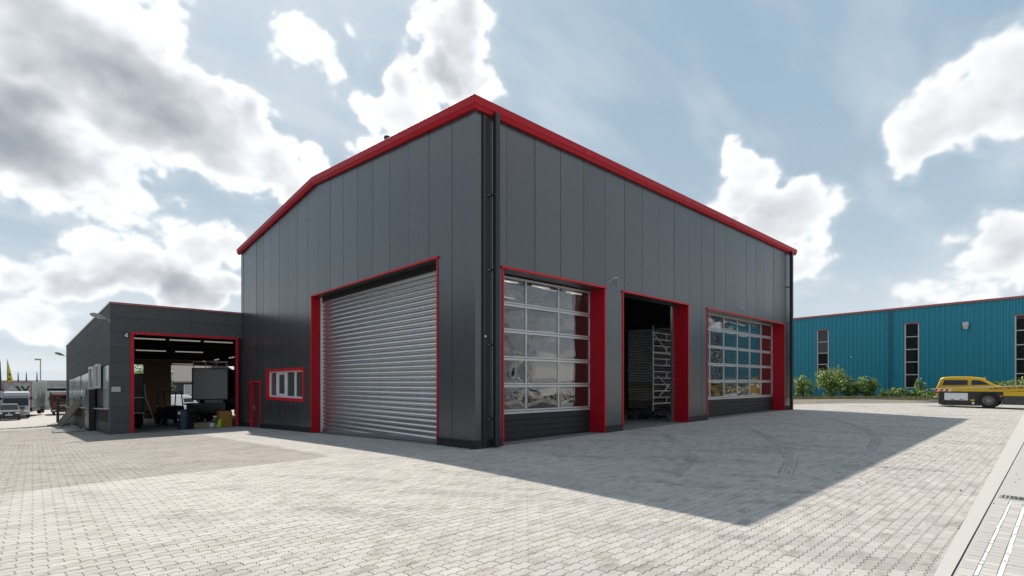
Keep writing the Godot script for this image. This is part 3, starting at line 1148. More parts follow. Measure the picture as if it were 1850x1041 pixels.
	# downpipes
	for xx in [0.50, 21.75]:
		var dp := MB.new()
		var bot := lay(xx, 0.15) + 0.02
		dp.bbox(Vector3(xx, bot, 0.10), Vector3(xx + 0.16, EAVE - 0.02, 0.24), 0.018)
		var dpo := part(hall, "downpipe", dp, M.black_metal, "square dark downpipe running up to the red eaves")
		var y := bot + 0.7
		while y < EAVE - 0.3:
			var br := MB.new()
			br.box(Vector3(xx - 0.14, y, 0.014), Vector3(xx - 0.002, y + 0.05, 0.05))
			br.box(Vector3(xx - 0.02, y, 0.05), Vector3(xx - 0.002, y + 0.05, 0.22))
			part(dpo, "bracket", br, M.black_metal)
			for dx in [-0.11, -0.05]:
				var sc := MB.new()
				sc.cyl(Vector3(xx + dx, y + 0.025, 0.05), Vector3(xx + dx, y + 0.025, 0.062), 0.012, 0.012, 8)
				part(dpo, "screw", sc, M.screw)
			y += 1.95
	var gutterbox := MB.new()
	gutterbox.box(Vector3(0.22, -0.3, 0.013), Vector3(0.36, EAVE - 0.02, 0.05))
	part(hall, "corner_rail", gutterbox, M.black_metal)
	# plinth, following the yard
	for k in [[0.0, 0.93], [5.49, 6.48], [10.99, 12.58], [21.29, 22.5]]:
		var pl := MB.new()
		var ga := lay(k[0], 0.1)
		var gb := lay(k[1], 0.1)
		pl.slab(Vector2(k[0] - (0.03 if k[0] == 0.0 else 0.0), 0), Vector2(k[1], 0), ga - 0.6, ga + 0.17, gb - 0.6, gb + 0.17, Vector2(0, 1), -0.04, 0.035)
		pl.slab(Vector2(k[0] - (0.055 if k[0] == 0.0 else 0.0), 0), Vector2(k[1], 0), ga + 0.19, ga + 0.215, gb + 0.19, gb + 0.215, Vector2(0, 1), -0.04, 0.055)
		part(hall, "plinth", pl, M.plinth)
	for k in [[-0.0, 1.66], [10.49, 16.84], [18.40, 20.05]]:
		var pl := MB.new()
		var ga := lay(-0.1, -k[0])
		var gb := lay(-0.1, -k[1])
		pl.slab(Vector2(0, -k[0] - 0.0), Vector2(0, -k[1]), ga - 0.8, ga + 0.17, gb - 0.8, gb + 0.17, Vector2(-1, 0), -0.04, 0.032)
		pl.slab(Vector2(0, -k[0]), Vector2(0, -k[1]), ga + 0.19, ga + 0.215, gb + 0.19, gb + 0.215, Vector2(-1, 0), -0.04, 0.052)
		part(hall, "plinth", pl, M.plinth)
	# red reveals and trims of the three doors on the long side
	for d in doors:
		var rv := MB.new()
		var dep := -0.60
		rv.box(Vector3(d[1] - 0.012, -0.8, dep), Vector3(d[1] + 0.02, d[3], -0.002))
		var rvo := part(hall, "door_reveal", rv, M.red)
		var rv2 := MB.new()
		rv2.box(Vector3(d[0] - 0.02, -0.8, dep), Vector3(d[0] + 0.012, d[3], -0.002))
		part(hall, "door_reveal", rv2, M.red)
		var sf := MB.new()
		sf.box(Vector3(d[0] + 0.012, d[3] - 0.012, dep), Vector3(d[1] - 0.012, d[3] + 0.02, -0.002))
		part(hall, "door_soffit", sf, M.cladding_b)
		var tr := MB.new()
		tr.box(Vector3(d[0] - 0.03, -0.5, -0.001), Vector3(d[0] + 0.035, d[3] - 0.03, 0.022))
		tr.box(Vector3(d[1] - 0.012, -0.5, -0.001), Vector3(d[1] + 0.045, d[3] - 0.03, 0.022))
		tr.box(Vector3(d[0] - 0.07, d[3] - 0.028, -0.001), Vector3(d[1] + 0.09, d[3] + 0.03, 0.05))
		part(hall, "door_trim", tr, M.red_trim)
		for k in 8:
			for dz in [-0.2, -0.42]:
				var sc := MB.new()
				sc.cyl(Vector3(d[1] - 0.012, 0.5 + k * 0.56, dz), Vector3(d[1] - 0.018, 0.5 + k * 0.56, dz), 0.013, 0.013, 6)
				part(rvo, "rivet", sc, M.red_trim)
	# sectional doors
	sectional_door(hall, 0.965, 5.455, [0.86, 1.63, 2.41, 3.20, 3.97, 4.76], [2.44, 3.89], 0.02)
	sectional_door(hall, 12.615, 21.255, [1.00, 1.77, 2.53, 3.32, 4.11, 4.80], [14.06, 15.46, 16.92, 18.36, 19.76], 0.16)
	# the open door: guide rails and the leaf under the roof
	for xx in [6.515, 10.865]:
		var gr := MB.new()
		gr.box(Vector3(xx, -0.2, -0.70), Vector3(xx + 0.09, 4.76, -0.605))
		gr.bar(Vector3(xx + 0.045, 4.76, -0.66), Vector3(xx + 0.045, 6.6, -1.3), 0.07, 0.07)
		part(hall, "guide_rail", gr, M.galvanised)
	for k in 5:
		var lf := MB.new()
		lf.box(Vector3(6.6, 6.55 + k * 0.02, -1.35 - k * 0.82), Vector3(10.87, 6.6 + k * 0.02, -0.6 - k * 0.82 - 0.0))
		part(hall, "raised_door_section", lf, M.cladding_b)
	# big roller shutter in the gable
	var g := [-10.47, -1.68]
	var rec := 0.40
	var rv := MB.new()
	rv.box(Vector3(0.002, -1.2, g[0] - 0.02), Vector3(rec, 5.2, g[0] + 0.012))
	part(hall, "shutter_reveal", rv, M.red)
	rv = MB.new()
	rv.box(Vector3(0.002, -1.2, g[1] - 0.012), Vector3(rec, 5.2, g[1] + 0.02))
	part(hall, "shutter_reveal", rv, M.red)
	var so := MB.new()
	so.box(Vector3(0.002, 5.20, g[0] + 0.012), Vector3(rec + 0.5, 5.23, g[1] - 0.012))
	part(hall, "shutter_soffit", so, M.cladding_b)
	var tr2 := MB.new()
	tr2.box(Vector3(-0.05, 5.185, g[0] - 0.08), Vector3(0.001, 5.235, g[1] + 0.08))
	tr2.box(Vector3(-0.022, -0.9, g[1] - 0.012), Vector3(0.001, 5.18, g[1] + 0.04))
	tr2.box(Vector3(-0.022, -1.2, g[0] - 0.035), Vector3(0.001, 5.18, g[0] + 0.012))
	part(hall, "shutter_trim", tr2, M.red_trim)
	var sh := Node3D.new()
	sh.name = "roller_shutter"
	hall.add_child(sh)
	sh.set_meta("label", "galvanised roller shutter with horizontal slats, closed")
	sh.position = Vector3(rec, 0, 0)
	var width := 8.79 - 0.34
	var slat := shutter_slat(width, 0.165).mesh(M.galvanised)
	var count := 35
	for k in count:
		var sl := inst(sh, "slat", slat)
		sl.position = Vector3(0.02 + rng.randfn(0, 0.0012), -0.40 + k * 0.165, -6.075)
		sl.rotation.y = -PI / 2
		sl.rotation.z = 0.0
	var tail := MB.new()
	var gl := lay(0.3, -1.9)
	var gk := lay(0.3, -10.3)
	tail.slab(Vector2(0.0, -1.85), Vector2(0.0, -10.3), gl - 0.3, gl + 0.11, gk - 0.3, gk + 0.11, Vector2(1, 0), -0.035, 0.01)
	part(sh, "bottom_bar", tail, M.galvanised)
	for zz in [-1.70, -10.32]:
		var gd := MB.new()
		gd.box(Vector3(-0.05, -0.9, zz - 0.12), Vector3(0.09, 5.18, zz + 0.0))
		part(sh, "guide_channel", gd, M.white_metal)
	for k in 46:
		var hk := MB.new()
		hk.box(Vector3(-0.062, 0.0, -0.02), Vector3(-0.051, 0.045, 0.02))
		var hko := part(sh, "guide_slot", hk, M.joint)
		hko.position = Vector3(0, -0.3 + k * 0.117, -10.36)
	var hood := MB.new()
	hood.box(Vector3(-0.02, 5.0, g[0] + 0.14), Vector3(0.55, 5.19, g[1] - 0.14))
	part(sh, "shutter_box", hood, M.joint)
	make_gable_window(hall, win)
	for k in 11:
		var zc := -15.6 + k * 0.41 + rng.randfn(0.0, 0.1)
		var gy := 0.80 - rng.randf() * 0.15
		var gw := rng.randf_range(0.04, 0.14)
		var gl2 := rng.randf_range(0.15, 0.55)
		var gm := MB.new()
		gm.quad(Vector3(-0.0015, gy - gl2, zc - gw * 0.25), Vector3(-0.0015, gy - gl2, zc + gw * 0.3), Vector3(-0.0015, gy - gl2 * 0.35, zc + gw), Vector3(-0.0015, gy - gl2 * 0.3, zc - gw))
		gm.quad(Vector3(-0.0015, gy - gl2 * 0.3, zc - gw), Vector3(-0.0015, gy - gl2 * 0.35, zc + gw), Vector3(-0.0015, gy, zc + gw * 0.5), Vector3(-0.0015, gy - 0.02, zc - gw * 0.6))
		part(hall, "grime_streak", gm, M.grime)
	# small steel door
	var pd := Node3D.new()
	pd.name = "steel_door"
	hall.add_child(pd)
	pd.set_meta("label", "narrow dark steel door in a red frame")
	var pf := MB.new()
	pf.box(Vector3(-0.035, -1.3, -18.40), Vector3(0.16, 1.68, -18.26))
	pf.box(Vector3(-0.035, -1.3, -16.97), Vector3(0.16, 1.68, -16.85))
	pf.box(Vector3(-0.06, 1.68, -18.46), Vector3(0.16, 1.78, -16.80))
	part(pd, "frame", pf, M.red_trim)
	var pleaf := MB.new()
	pleaf.bbox(Vector3(0.10, -1.3, -18.26), Vector3(0.15, 1.68, -16.97), 0.01)
	part(pd, "leaf", pleaf, M.grey_paint)
	var ph := MB.new()
	ph.cyl(Vector3(0.10, 0.42, -18.12), Vector3(0.03, 0.42, -18.12), 0.022, 0.022, 8)
	ph.cyl(Vector3(0.03, 0.42, -18.13), Vector3(0.03, 0.42, -17.96), 0.016, 0.016, 8)
	ph.box(Vector3(0.085, 0.25, -18.15), Vector3(0.099, 0.5, -18.08))
	part(pd, "handle", ph, M.steel)
	# flue on the roof
	var fl := MB.new()
	fl.cyl(Vector3(0.9, 9.0, -6.0), Vector3(0.9, 10.32, -6.0), 0.085, 0.085, 14)
	fl.cyl(Vector3(0.9, 10.32, -6.0), Vector3(0.9, 10.41, -6.0), 0.115, 0.115, 14)
	part(hall, "roof_flue", fl, M.black_metal)
	# loose cable ends left over the doors for lamps
	for c in [[5.95, 5.02], [15.9, 5.0]]:
		var cb := MB.new()
		var path := []
		for k in 10:
			var u := k / 9.0
			path.append(Vector3(c[0] + u * 0.52 - 0.26, c[1] + sin(u * PI) * 0.16 - (0.05 if k == 9 else 0.0), 0.004 + sin(u * PI) * 0.16))
		cb.tube(path, 0.011, 6)
		part(hall, "cable_end", cb, M.cable)
	var sb := MB.new()
	sb.cbox(Vector3(0.30, 2.9, 0.03), Vector3(0.05, 0.05, 0.05))
	part(hall, "wall_bolt", sb, M.white_metal)
	# inside: floor, frames, lamps
	part(hall, "hall_floor", sheet(0.26, HALL_L - 0.22, 22, flat(-HALL_W + 0.2), flat(-0.02), 20, 0.004), M.floor_concrete)
	for xx in [0.6, 6.0, 11.8, 22.0]:
		var fr := MB.new()
		fr.box(Vector3(xx - 0.12, -0.3, -0.55), Vector3(xx + 0.12, 8.5, -0.26))
		fr.box(Vector3(xx - 0.12, -0.9, -HALL_W + 0.25), Vector3(xx + 0.12, 8.5, -HALL_W + 0.6))
		fr.bar(Vector3(xx, 8.4, -0.5), Vector3(xx, 9.3, -HALL_W / 2.0), 0.24, 0.45)
		fr.bar(Vector3(xx, 8.4, -HALL_W + 0.5), Vector3(xx, 9.3, -HALL_W / 2.0), 0.24, 0.45)
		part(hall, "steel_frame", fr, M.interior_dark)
	for xx in [4.9, 6.7, 8.75]:
		lamp_batten(hall, Vector3(xx, 5.52, -4.0), 1.0, 0.0, 1.0)
	for zz in [-8.0, -12.0, -16.0]:
		for xx in [4.0, 10.0, 16.0]:
			lamp_batten(hall, Vector3(xx, 7.6, zz), 1.4, 0.0, 0.0)


func lamp_batten(parent: Node, at: Vector3, length: float, turn: float, energy: float) -> void:
	var mb := MB.new()
	mb.bbox(Vector3(-length / 2, -0.03, -0.05), Vector3(length / 2, 0.03, 0.05), 0.012)
	var o := part(parent, "ceiling_lamp", mb, M.tube_light)
	o.position = at
	o.rotation.y = turn
	if energy > 0.0:
		var l := OmniLight3D.new()
		l.name = "lamp_glow"
		l.light_energy = 0.10 * energy
		l.light_color = Color(1.0, 0.96, 0.9)
		l.light_size = 0.3
		l.omni_range = 30.0
		l.omni_attenuation = 2.0
		l.shadow_enabled = true
		o.add_child(l)
		l.position = Vector3(0, -0.12, 0)


# a run of a folded sheet profile from a to b: profile x goes along "out", y is up
func profile_run(mb: MB, prof: Array, a: Vector3, b: Vector3, out: Vector3, mitre: float) -> void:
	# mitre 1: the run is cut at 45 degrees in plan at its start, to meet the run round the corner
	var cnt := prof.size()
	var along := (b - a).normalized()
	var level := Vector3(along.x, 0, along.z).normalized()
	var ring_a := []
	var ring_b := []
	for p in prof:
		ring_a.append(a + out * p.x + Vector3.UP * p.y - level * p.x * mitre)
		ring_b.append(b + out * p.x + Vector3.UP * p.y)
	for i in cnt:
		var j := (i + 1) % cnt
		if along.cross(Vector3.UP).dot(out) > 0:
			mb.quad(ring_a[i], ring_b[i], ring_b[j], ring_a[j])
		else:
			mb.quad(ring_b[i], ring_a[i], ring_a[j], ring_b[j])
	for e in 2:
		var r := ring_a if e == 0 else ring_b
		var want := -along if e == 0 else along
		for i in range(1, cnt - 1):
			if (r[i] - r[0]).cross(r[i + 1] - r[0]).dot(want) > 0:
				mb.tri(r[0], r[i], r[i + 1])
			else:
				mb.tri(r[0], r[i + 1], r[i])


# one shutter slat seen from +z: a full curve with a flat lip below it
func shutter_slat(width: float, pitch: float) -> MB:
	var mb := MB.new()
	var pts := []
	pts.append(Vector2(-0.010, 0.0))
	pts.append(Vector2(-0.008, 0.012))
	for k in 9:
		var u := k / 8.0
		pts.append(Vector2(0.0 + pow(sin(u * PI), 0.8) * 0.036, 0.016 + u * (pitch - 0.022)))
	pts.append(Vector2(-0.010, pitch - 0.002))
	for i in pts.size() - 1:
		var p: Vector2 = pts[i]
		var q: Vector2 = pts[i + 1]
		mb.quad(Vector3(-width / 2, p.y, p.x), Vector3(width / 2, p.y, p.x), Vector3(width / 2, q.y, q.x), Vector3(-width / 2, q.y, q.x))
		mb.quad(Vector3(width / 2, p.y, p.x - 0.003), Vector3(-width / 2, p.y, p.x - 0.003), Vector3(-width / 2, q.y, q.x - 0.003), Vector3(width / 2, q.y, q.x - 0.003))
	return mb


func shutter_curtain(width: float, height: float, pitch: float) -> MB:
	var mb := MB.new()
	var y := 0.0
	while y < height:
		var s := shutter_slat(width, pitch)
		for i in s.v.size():
			mb.v.append(s.v[i] + Vector3(0, y, 0))
			mb.n.append(s.n[i])
		y += pitch
	return mb


# a clear plastic pane that is slightly blown out: smooth normals
func pane_mesh(w: float, h: float, bulge: float, sd: int, m: Material) -> ArrayMesh:
	var f := FastNoiseLite.new()
	f.frequency = 1.1
	f.seed = sd
	f.fractal_octaves = 1
	var nx := 16
	var ny := 12
	var hgt := func(u: float, t: float) -> float:
		var e := 16.0 * u * (1.0 - u) * t * (1.0 - t)
		return bulge * (pow(maxf(e, 0.0), 0.6) + 0.35 * f.get_noise_2d(u * w * 1.3, t * h * 1.3) * e)
	var st := SurfaceTool.new()
	st.begin(Mesh.PRIMITIVE_TRIANGLES)
	for j in ny + 1:
		for i in nx + 1:
			var u := float(i) / nx
			var t := float(j) / ny
			var ddx: float = (hgt.call(u + 0.01, t) - hgt.call(u - 0.01, t)) / (0.02 * w)
			var ddy: float = (hgt.call(u, t + 0.01) - hgt.call(u, t - 0.01)) / (0.02 * h)
			st.set_normal(Vector3(-ddx, -ddy, 1).normalized())
			st.add_vertex(Vector3((u - 0.5) * w, (t - 0.5) * h, hgt.call(u, t)))
	# the rear face of the 4 mm sheet
	for j in ny + 1:
		for i in nx + 1:
			var u := float(i) / nx
			var t := float(j) / ny
			var ddx: float = (hgt.call(u + 0.01, t) - hgt.call(u - 0.01, t)) / (0.02 * w)
			var ddy: float = (hgt.call(u, t + 0.01) - hgt.call(u, t - 0.01)) / (0.02 * h)
			st.set_normal(Vector3(ddx, ddy, -1).normalized())
			st.add_vertex(Vector3((u - 0.5) * w, (t - 0.5) * h, hgt.call(u, t) - 0.004))
	var back := (nx + 1) * (ny + 1)
	for j in ny:
		for i in nx:
			var a := j * (nx + 1) + i
			for k in [a, a + nx + 1, a + 1, a + 1, a + nx + 1, a + nx + 2]:
				st.add_index(k)
			var b := a + back
			for k in [b, b + 1, b + nx + 1, b + 1, b + nx + 2, b + nx + 1]:
				st.add_index(k)
	var am := st.commit()
	am.surface_set_material(0, m)
	return am


func sectional_door(hall: Node, x0: float, x1: float, rails: Array, mulls: Array, bottom: float) -> void:
	var d := Node3D.new()
	d.name = "sectional_door"
	hall.add_child(d, true)
	d.set_meta("label", "closed sectional door with clear panes above a dark ribbed panel")
	var z := -0.60
	var xs := [x0] + mulls + [x1]
	for i in rails.size():
		var r := MB.new()
		r.bbox(Vector3(x0, rails[i] - 0.075, z - 0.03), Vector3(x1, rails[i] - 0.006, z + 0.022), 0.006)
		if i < rails.size() - 1:
			r.bbox(Vector3(x0, rails[i] + 0.006, z - 0.03), Vector3(x1, rails[i] + 0.055, z + 0.018), 0.006)
		part(d, "rail", r, M.aluminium)
	for i in xs.size():
		for j in rails.size() - 1:
			var m := MB.new()
			m.bbox(Vector3(xs[i] - 0.028, rails[j] + 0.055, z - 0.028), Vector3(xs[i] + 0.028, rails[j + 1] - 0.075, z + 0.014), 0.006)
			part(d, "mullion", m, M.aluminium)
	var sd := 1
	for i in xs.size() - 1:
		for j in rails.size() - 1:
			var w: float = xs[i + 1] - xs[i] - 0.05
			var h: float = rails[j + 1] - rails[j] - 0.12
			for skin in 2:      # double-skinned acrylic: each sheet bows by itself
				var bow := rng.randf_range(0.006, 0.020) * (1.0 if skin == 0 else -1.0) * (1.0 if rng.randf() < 0.8 else -0.6)
				var o := inst(d, "pane", pane_mesh(w, h, bow, sd + int(x0) * 31 + skin * 7, M.acrylic))
				o.position = Vector3((xs[i] + xs[i + 1]) / 2.0, (rails[j] + rails[j + 1]) / 2.0 - 0.01, z - 0.002 - skin * 0.026)
			sd += 1
	# ribbed panel below the glass
	var top: float = rails[0] - 0.08
	var cnt := 6
	var hh := (top - bottom + 0.3) / cnt
	for k in cnt:
		var pl := MB.new()
		pl.bbox(Vector3(x0, bottom - 0.3 + k * hh, z - 0.03), Vector3(x1, bottom - 0.3 + (k + 1) * hh - 0.007, z + 0.015), 0.009)
		part(d, "bottom_panel", pl, M.black_metal if k == 0 else M.plinth)


func make_gable_window(hall: Node, win: Array) -> void:
	var w := Node3D.new()
	w.name = "window"
	hall.add_child(w)
	w.set_meta("label", "white four part window in a bright red frame")
	var za: float = -win[1]
	var zb: float = -win[0]
	var y0: float = win[2]
	var y1: float = win[3]
	var t := MB.new()
	t.box(Vector3(-0.04, y1 - 0.09, za - 0.03), Vector3(0.16, y1 + 0.02, zb + 0.03))
	t.box(Vector3(-0.04, y0 - 0.03, za - 0.03), Vector3(0.16, y0 + 0.09, zb + 0.03))
	t.box(Vector3(-0.03, y0 + 0.09, za - 0.02), Vector3(0.16, y1 - 0.09, za + 0.10))
	t.box(Vector3(-0.03, y0 + 0.09, zb - 0.13), Vector3(0.16, y1 - 0.09, zb + 0.02))
	part(w, "surround", t, M.red_trim)
	var a := za + 0.10
	var b := zb - 0.13
	var f := MB.new()
	f.box(Vector3(0.10, y0 + 0.09, a), Vector3(0.16, y0 + 0.17, b))
	f.box(Vector3(0.10, y1 - 0.15, a), Vector3(0.16, y1 - 0.09, b))
	part(w, "frame", f, M.white_metal)
	var zs := [a, -14.81, -13.59, -12.53, b]
	for i in zs.size():
		var m := MB.new()
		var c: float = clampf(zs[i], a + 0.05, b - 0.05)
		m.box(Vector3(0.095, y0 + 0.17, c - 0.06), Vector3(0.155, y1 - 0.15, c + 0.06))
		part(w, "mullion", m, M.white_metal)
	var sash := MB.new()
	sash.box(Vector3(0.085, y0 + 0.17, -14.74), Vector3(0.15, y0 + 0.26, -13.66))
	sash.box(Vector3(0.085, y1 - 0.24, -14.74), Vector3(0.15, y1 - 0.15, -13.66))
	sash.box(Vector3(0.085, y0 + 0.26, -14.74), Vector3(0.15, y1 - 0.24, -14.62))
	sash.box(Vector3(0.085, y0 + 0.26, -13.76), Vector3(0.15, y1 - 0.24, -13.66))
	part(w, "sash", sash, M.white_metal)
	for i in 4:
		var g := MB.new()
		g.box(Vector3(0.122, y0 + 0.16, zs[i] + 0.03), Vector3(0.128, y1 - 0.14, zs[i + 1] - 0.03))
		part(w, "pane", g, M.window_glass)


func make_scaffold() -> void:
	var s := thing("scaffold_tower", "light aluminium rolling scaffold tower standing inside the open door", "scaffold", on(15.0, -4.0))
	var posts := [Vector2(0, 0), Vector2(2.3, 0), Vector2(0.72, -0.46), Vector2(3.02, -0.46)]
	for p in posts:
		var mb := MB.new()
		mb.cyl(Vector3(p.x, 0.16, p.y), Vector3(p.x, 4.55 if p.x == 0.0 else 4.35, p.y), 0.028, 0.028, 10)
		part(s, "post", mb, M.bright_alu)
		var c := MB.new()
		c.lathe(Vector3(p.x, 0.08, p.y - 0.025), Vector3(0, 0, 1), [[0.0, 0.0], [0.08, 0.0], [0.08, 0.05], [0.0, 0.05]], 14)
		part(s, "castor", c, M.rubber)
	var y := 0.55
	var k := 0
	while y < 4.4:
		for zz in ([0.0, -0.46] if k % 4 == 0 else [0.0]):
			var r := MB.new()
			r.cyl(Vector3(-zz * 1.565, y, zz), Vector3(2.3 - zz * 1.565, y, zz), 0.026, 0.026, 8)
			part(s, "rung", r, M.bright_alu)
		if k % 2 == 0 and y + 0.3 < 4.4:
			var u := MB.new()
			u.cyl(Vector3(1.3, y, 0), Vector3(1.3, y + 0.33, 0), 0.022, 0.022, 8)
			part(s, "upright", u, M.bright_alu)
		y += 0.33
		k += 1
	for b in [[0.0, 4.1, 2.3, 2.6], [0.3, 2.0, 2.3, 0.95], [0.5, 0.95, 2.3, 2.0]]:
		var mb := MB.new()
		mb.cyl(Vector3(b[0], b[1], 0.05), Vector3(b[2], b[3], 0.05), 0.02, 0.02, 8)
		part(s, "brace", mb, M.bright_alu)
	var deck := MB.new()
	deck.box(Vector3(0.6, 2.18, -0.44), Vector3(2.4, 2.23, -0.03))
	part(s, "platform", deck, M.wood)
	# heap of chains and straps by its foot
	var h := thing("chain_heap", "dark heap of chains and straps on the floor inside the open door", "chains", on(12.2, -2.6))
	var mb := MB.new()
	for i in 46:
		var a := Vector3(rng.randfn(0, 0.75), absf(rng.randfn(0.03, 0.07)) + 0.03, rng.randfn(0, 0.3))
		mb.lathe(a, Vector3(rng.randfn(), rng.randfn(), rng.randfn()).normalized(), [[0.06, -0.02], [0.095, -0.02], [0.095, 0.02], [0.06, 0.02], [0.06, -0.02]], 8)
	part(h, "chain", mb, M.rubber)
	var st := MB.new()
	st.bar(Vector3(-0.6, 0.1, 0), Vector3(1.0, 0.42, 0.1), 0.04, 0.04)
	part(h, "lever", st, M.dark_paint)


# ------------------------------------------------------------------ the low workshop behind
const LOW_Z := -19.9
const LOW_X := -5.75


func low_at(s: float, out := 0.0) -> Vector2:      # plan point along its left wall
	return Vector2(LOW_X - 0.0261 * s - out, LOW_Z - 0.9997 * s)


func make_low_workshop() -> void:
	var low := thing("low_workshop", "low flat-roofed dark grey workshop with a wide red framed opening", "workshop")
	var z := LOW_Z
	var out := Vector2(0, 1)
	var hole := [[-4.97, -0.20, -3.0, 4.12]]
	# front: pier and lintel panels
	var ys := [-1.6, -0.2, 0.56, 1.25, 1.94, 2.65, 3.35, 4.08, 4.79, 5.40]
	for i in ys.size() - 1:
		var cols := [[LOW_X, -4.97]] if i < 7 else [[LOW_X, -4.62], [-4.62, -2.4], [-2.4, -0.01]]
		for c in cols:
			for s in strips(c[0] + 0.004, c[1] - 0.004, ys[i] + 0.006, ys[i + 1] - 0.006, hole):
				if s[3] - s[2] < 0.01:
					continue
				var mb := MB.new()
				mb.slab(Vector2(s[0], z), Vector2(s[1], z), s[2], s[3], s[2], s[3], out, 0.0, -0.03)
				part(low, "wall_panel", mb, M.fibre_panel if (i + cols.size()) % 2 else M.fibre_panel_b)
	var core := MB.new()
	for s in strips(LOW_X + 0.05, -0.01, -1.7, 5.38, hole):
		core.slab(Vector2(s[0], z), Vector2(s[1], z), s[2], s[3], s[2], s[3], out, -0.03, -0.28)
	part(low, "wall_core", core, M.joint)
	# left wall, stepping down with the street
	var L := 25.3
	var wout := Vector2(-0.9997, 0.0261)
	var fall := 0.03
	var cuts := []
	for k in 10:
		cuts.append(0.0 + k * L / 9.0)
	var rows := [-0.95, -0.2, 0.49, 2.60, 3.35, 4.08, 4.79, 5.40]
	var whole := [[0.52, 23.9, 0.49, 2.60]]
	for i in rows.size() - 1:
		for k in 9:
			for s in strips(cuts[k] + 0.006, cuts[k + 1] - 0.006, rows[i] + 0.006, rows[i + 1] - 0.006, whole):
				if s[3] - s[2] < 0.02:
					continue
				var mb := MB.new()
				var a: float = s[0]
				var b: float = s[1]
				var lo: float = s[2] - (0.6 if i == 0 else 0.0)
				mb.slab(low_at(a), low_at(b), lo - fall * a, s[3] - fall * a, lo - fall * b, s[3] - fall * b, wout, 0.0, -0.03)
				part(low, "wall_panel", mb, M.fibre_panel if (i + k) % 3 else M.fibre_panel_b)
	var lc := MB.new()
	for s in strips(0.05, L - 0.05, -1.6, 5.38, whole):
		lc.slab(low_at(s[0]), low_at(s[1]), s[2] - fall * s[0], s[3] - fall * s[0], s[2] - fall * s[1], s[3] - fall * s[1], wout, -0.03, -0.25)
	part(low, "wall_core", lc, M.joint)
	# window band: ribbed channel glass, two opening casements, clear strips between
	var sill := MB.new()
	sill.slab(low_at(0.35), low_at(24.2), 0.43 - fall * 0.35, 0.485 - fall * 0.35, 0.43 - fall * 24.2, 0.485 - fall * 24.2, wout, -0.1, 0.13)
	part(low, "window_sill", sill, M.aluminium)
	for k in [[0.52, 2.92, 0], [8.9, 13.4, 0], [14.5, 18.55, 0], [19.45, 23.85, 0], [8.05, 8.85, 1], [13.45, 14.45, 1], [18.6, 19.4, 1]]:
		var w := (k[1] - k[0]) as float
		if k[2] == 0:
			var cnt := int(w / 0.26)
			for j in cnt:
				var a: float = k[0] + w * j / cnt + 0.006
				var b: float = k[0] + w * (j + 1) / cnt - 0.006
				var mb := MB.new()
				mb.slab(low_at(a), low_at(b), 0.49 - fall * a, 2.59 - fall * a, 0.49 - fall * b, 2.59 - fall * b, wout, -0.08, -0.05)
				part(low, "channel_glass", mb, M.channel_glass)
		else:
			for j in 3:
				var ya := 0.52 + j * 0.69
				var pn := MB.new()
				pn.slab(low_at(k[0] + 0.05), low_at(k[1] - 0.05), ya - fall * k[0], ya + 0.64 - fall * k[0], ya - fall * k[1], ya + 0.64 - fall * k[1], wout, -0.075, -0.065)
				part(low, "strip_pane", pn, M.lamp_lens if j == 1 else M.dark_glass)
	var dark := MB.new()
	dark.slab(low_at(2.92), low_at(8.05), 0.49 - fall * 2.92, 2.59 - fall * 2.92, 0.49 - fall * 8.05, 2.59 - fall * 8.05, wout, -0.12, -0.06)
	part(low, "dark_infill", dark, M.dark_wood)
	for k in [[3.35, 4.95], [5.68, 7.77]]:
		var cw := Node3D.new()
		cw.name = "casement"
		low.add_child(cw, true)
		var a: float = k[0]
		var b: float = k[1]
		var fr := MB.new()
		for e in [[a, a + 0.14, 1.5, 2.76], [b - 0.14, b, 1.5, 2.76], [a + 0.14, b - 0.14, 2.64, 2.76], [a + 0.14, b - 0.14, 1.5, 1.60]]:
			fr.slab(low_at(e[0]), low_at(e[1]), e[2] - fall * a, e[3] - fall * a, e[2] - fall * a, e[3] - fall * a, wout, 0.0, 0.12)
		part(cw, "frame", fr, M.white_metal)
		var gp := MB.new()
		gp.slab(low_at(a + 0.14), low_at(b - 0.14), 1.6 - fall * a, 2.64 - fall * a, 1.6 - fall * a, 2.64 - fall * a, wout, 0.03, 0.045)
		part(cw, "pane", gp, M.dark_glass)
	# dark door leaves under the casements
	for k in [[5.5, 7.4]]:
		var sd := Node3D.new()
		sd.name = "side_door"
		low.add_child(sd)
		sd.set_meta("label", "black double door below the two small casements")
		for j in 2:
			var a: float = lerpf(k[0], k[1], j * 0.5) + 0.02
			var b: float = lerpf(k[0], k[1], j * 0.5 + 0.5) - 0.02
			var lf := MB.new()
			lf.slab(low_at(a), low_at(b), -1.0 - fall * a, 1.48 - fall * a, -1.0 - fall * a, 1.48 - fall * a, wout, 0.02, 0.30)
			part(sd, "leaf", lf, M.dark_paint)
			var hd := MB.new()
			var p := low_at(a + 0.2, 0.36)
			hd.cyl(Vector3(p.x, 0.25 - fall * a, p.y - 0.12), Vector3(p.x, 0.25 - fall * a, p.y + 0.12), 0.03, 0.03, 8)
			part(sd, "handle", hd, M.steel)
	# roof edge
	var re := MB.new()
	re.slab(Vector2(LOW_X - 0.03, z), Vector2(-0.01, z), 5.40, 5.49, 5.40, 5.49, out, -0.3, 0.035)
	part(low, "roof_edge", re, M.pale_red)
	var rl := MB.new()
	rl.slab(low_at(-0.03), low_at(L), 5.405, 5.485, 5.405 - fall * L, 5.485 - fall * L, wout, -0.3, 0.04)
	part(low, "roof_edge", rl, M.aluminium)
	var rf := MB.new()
	var e1 := low_at(L)
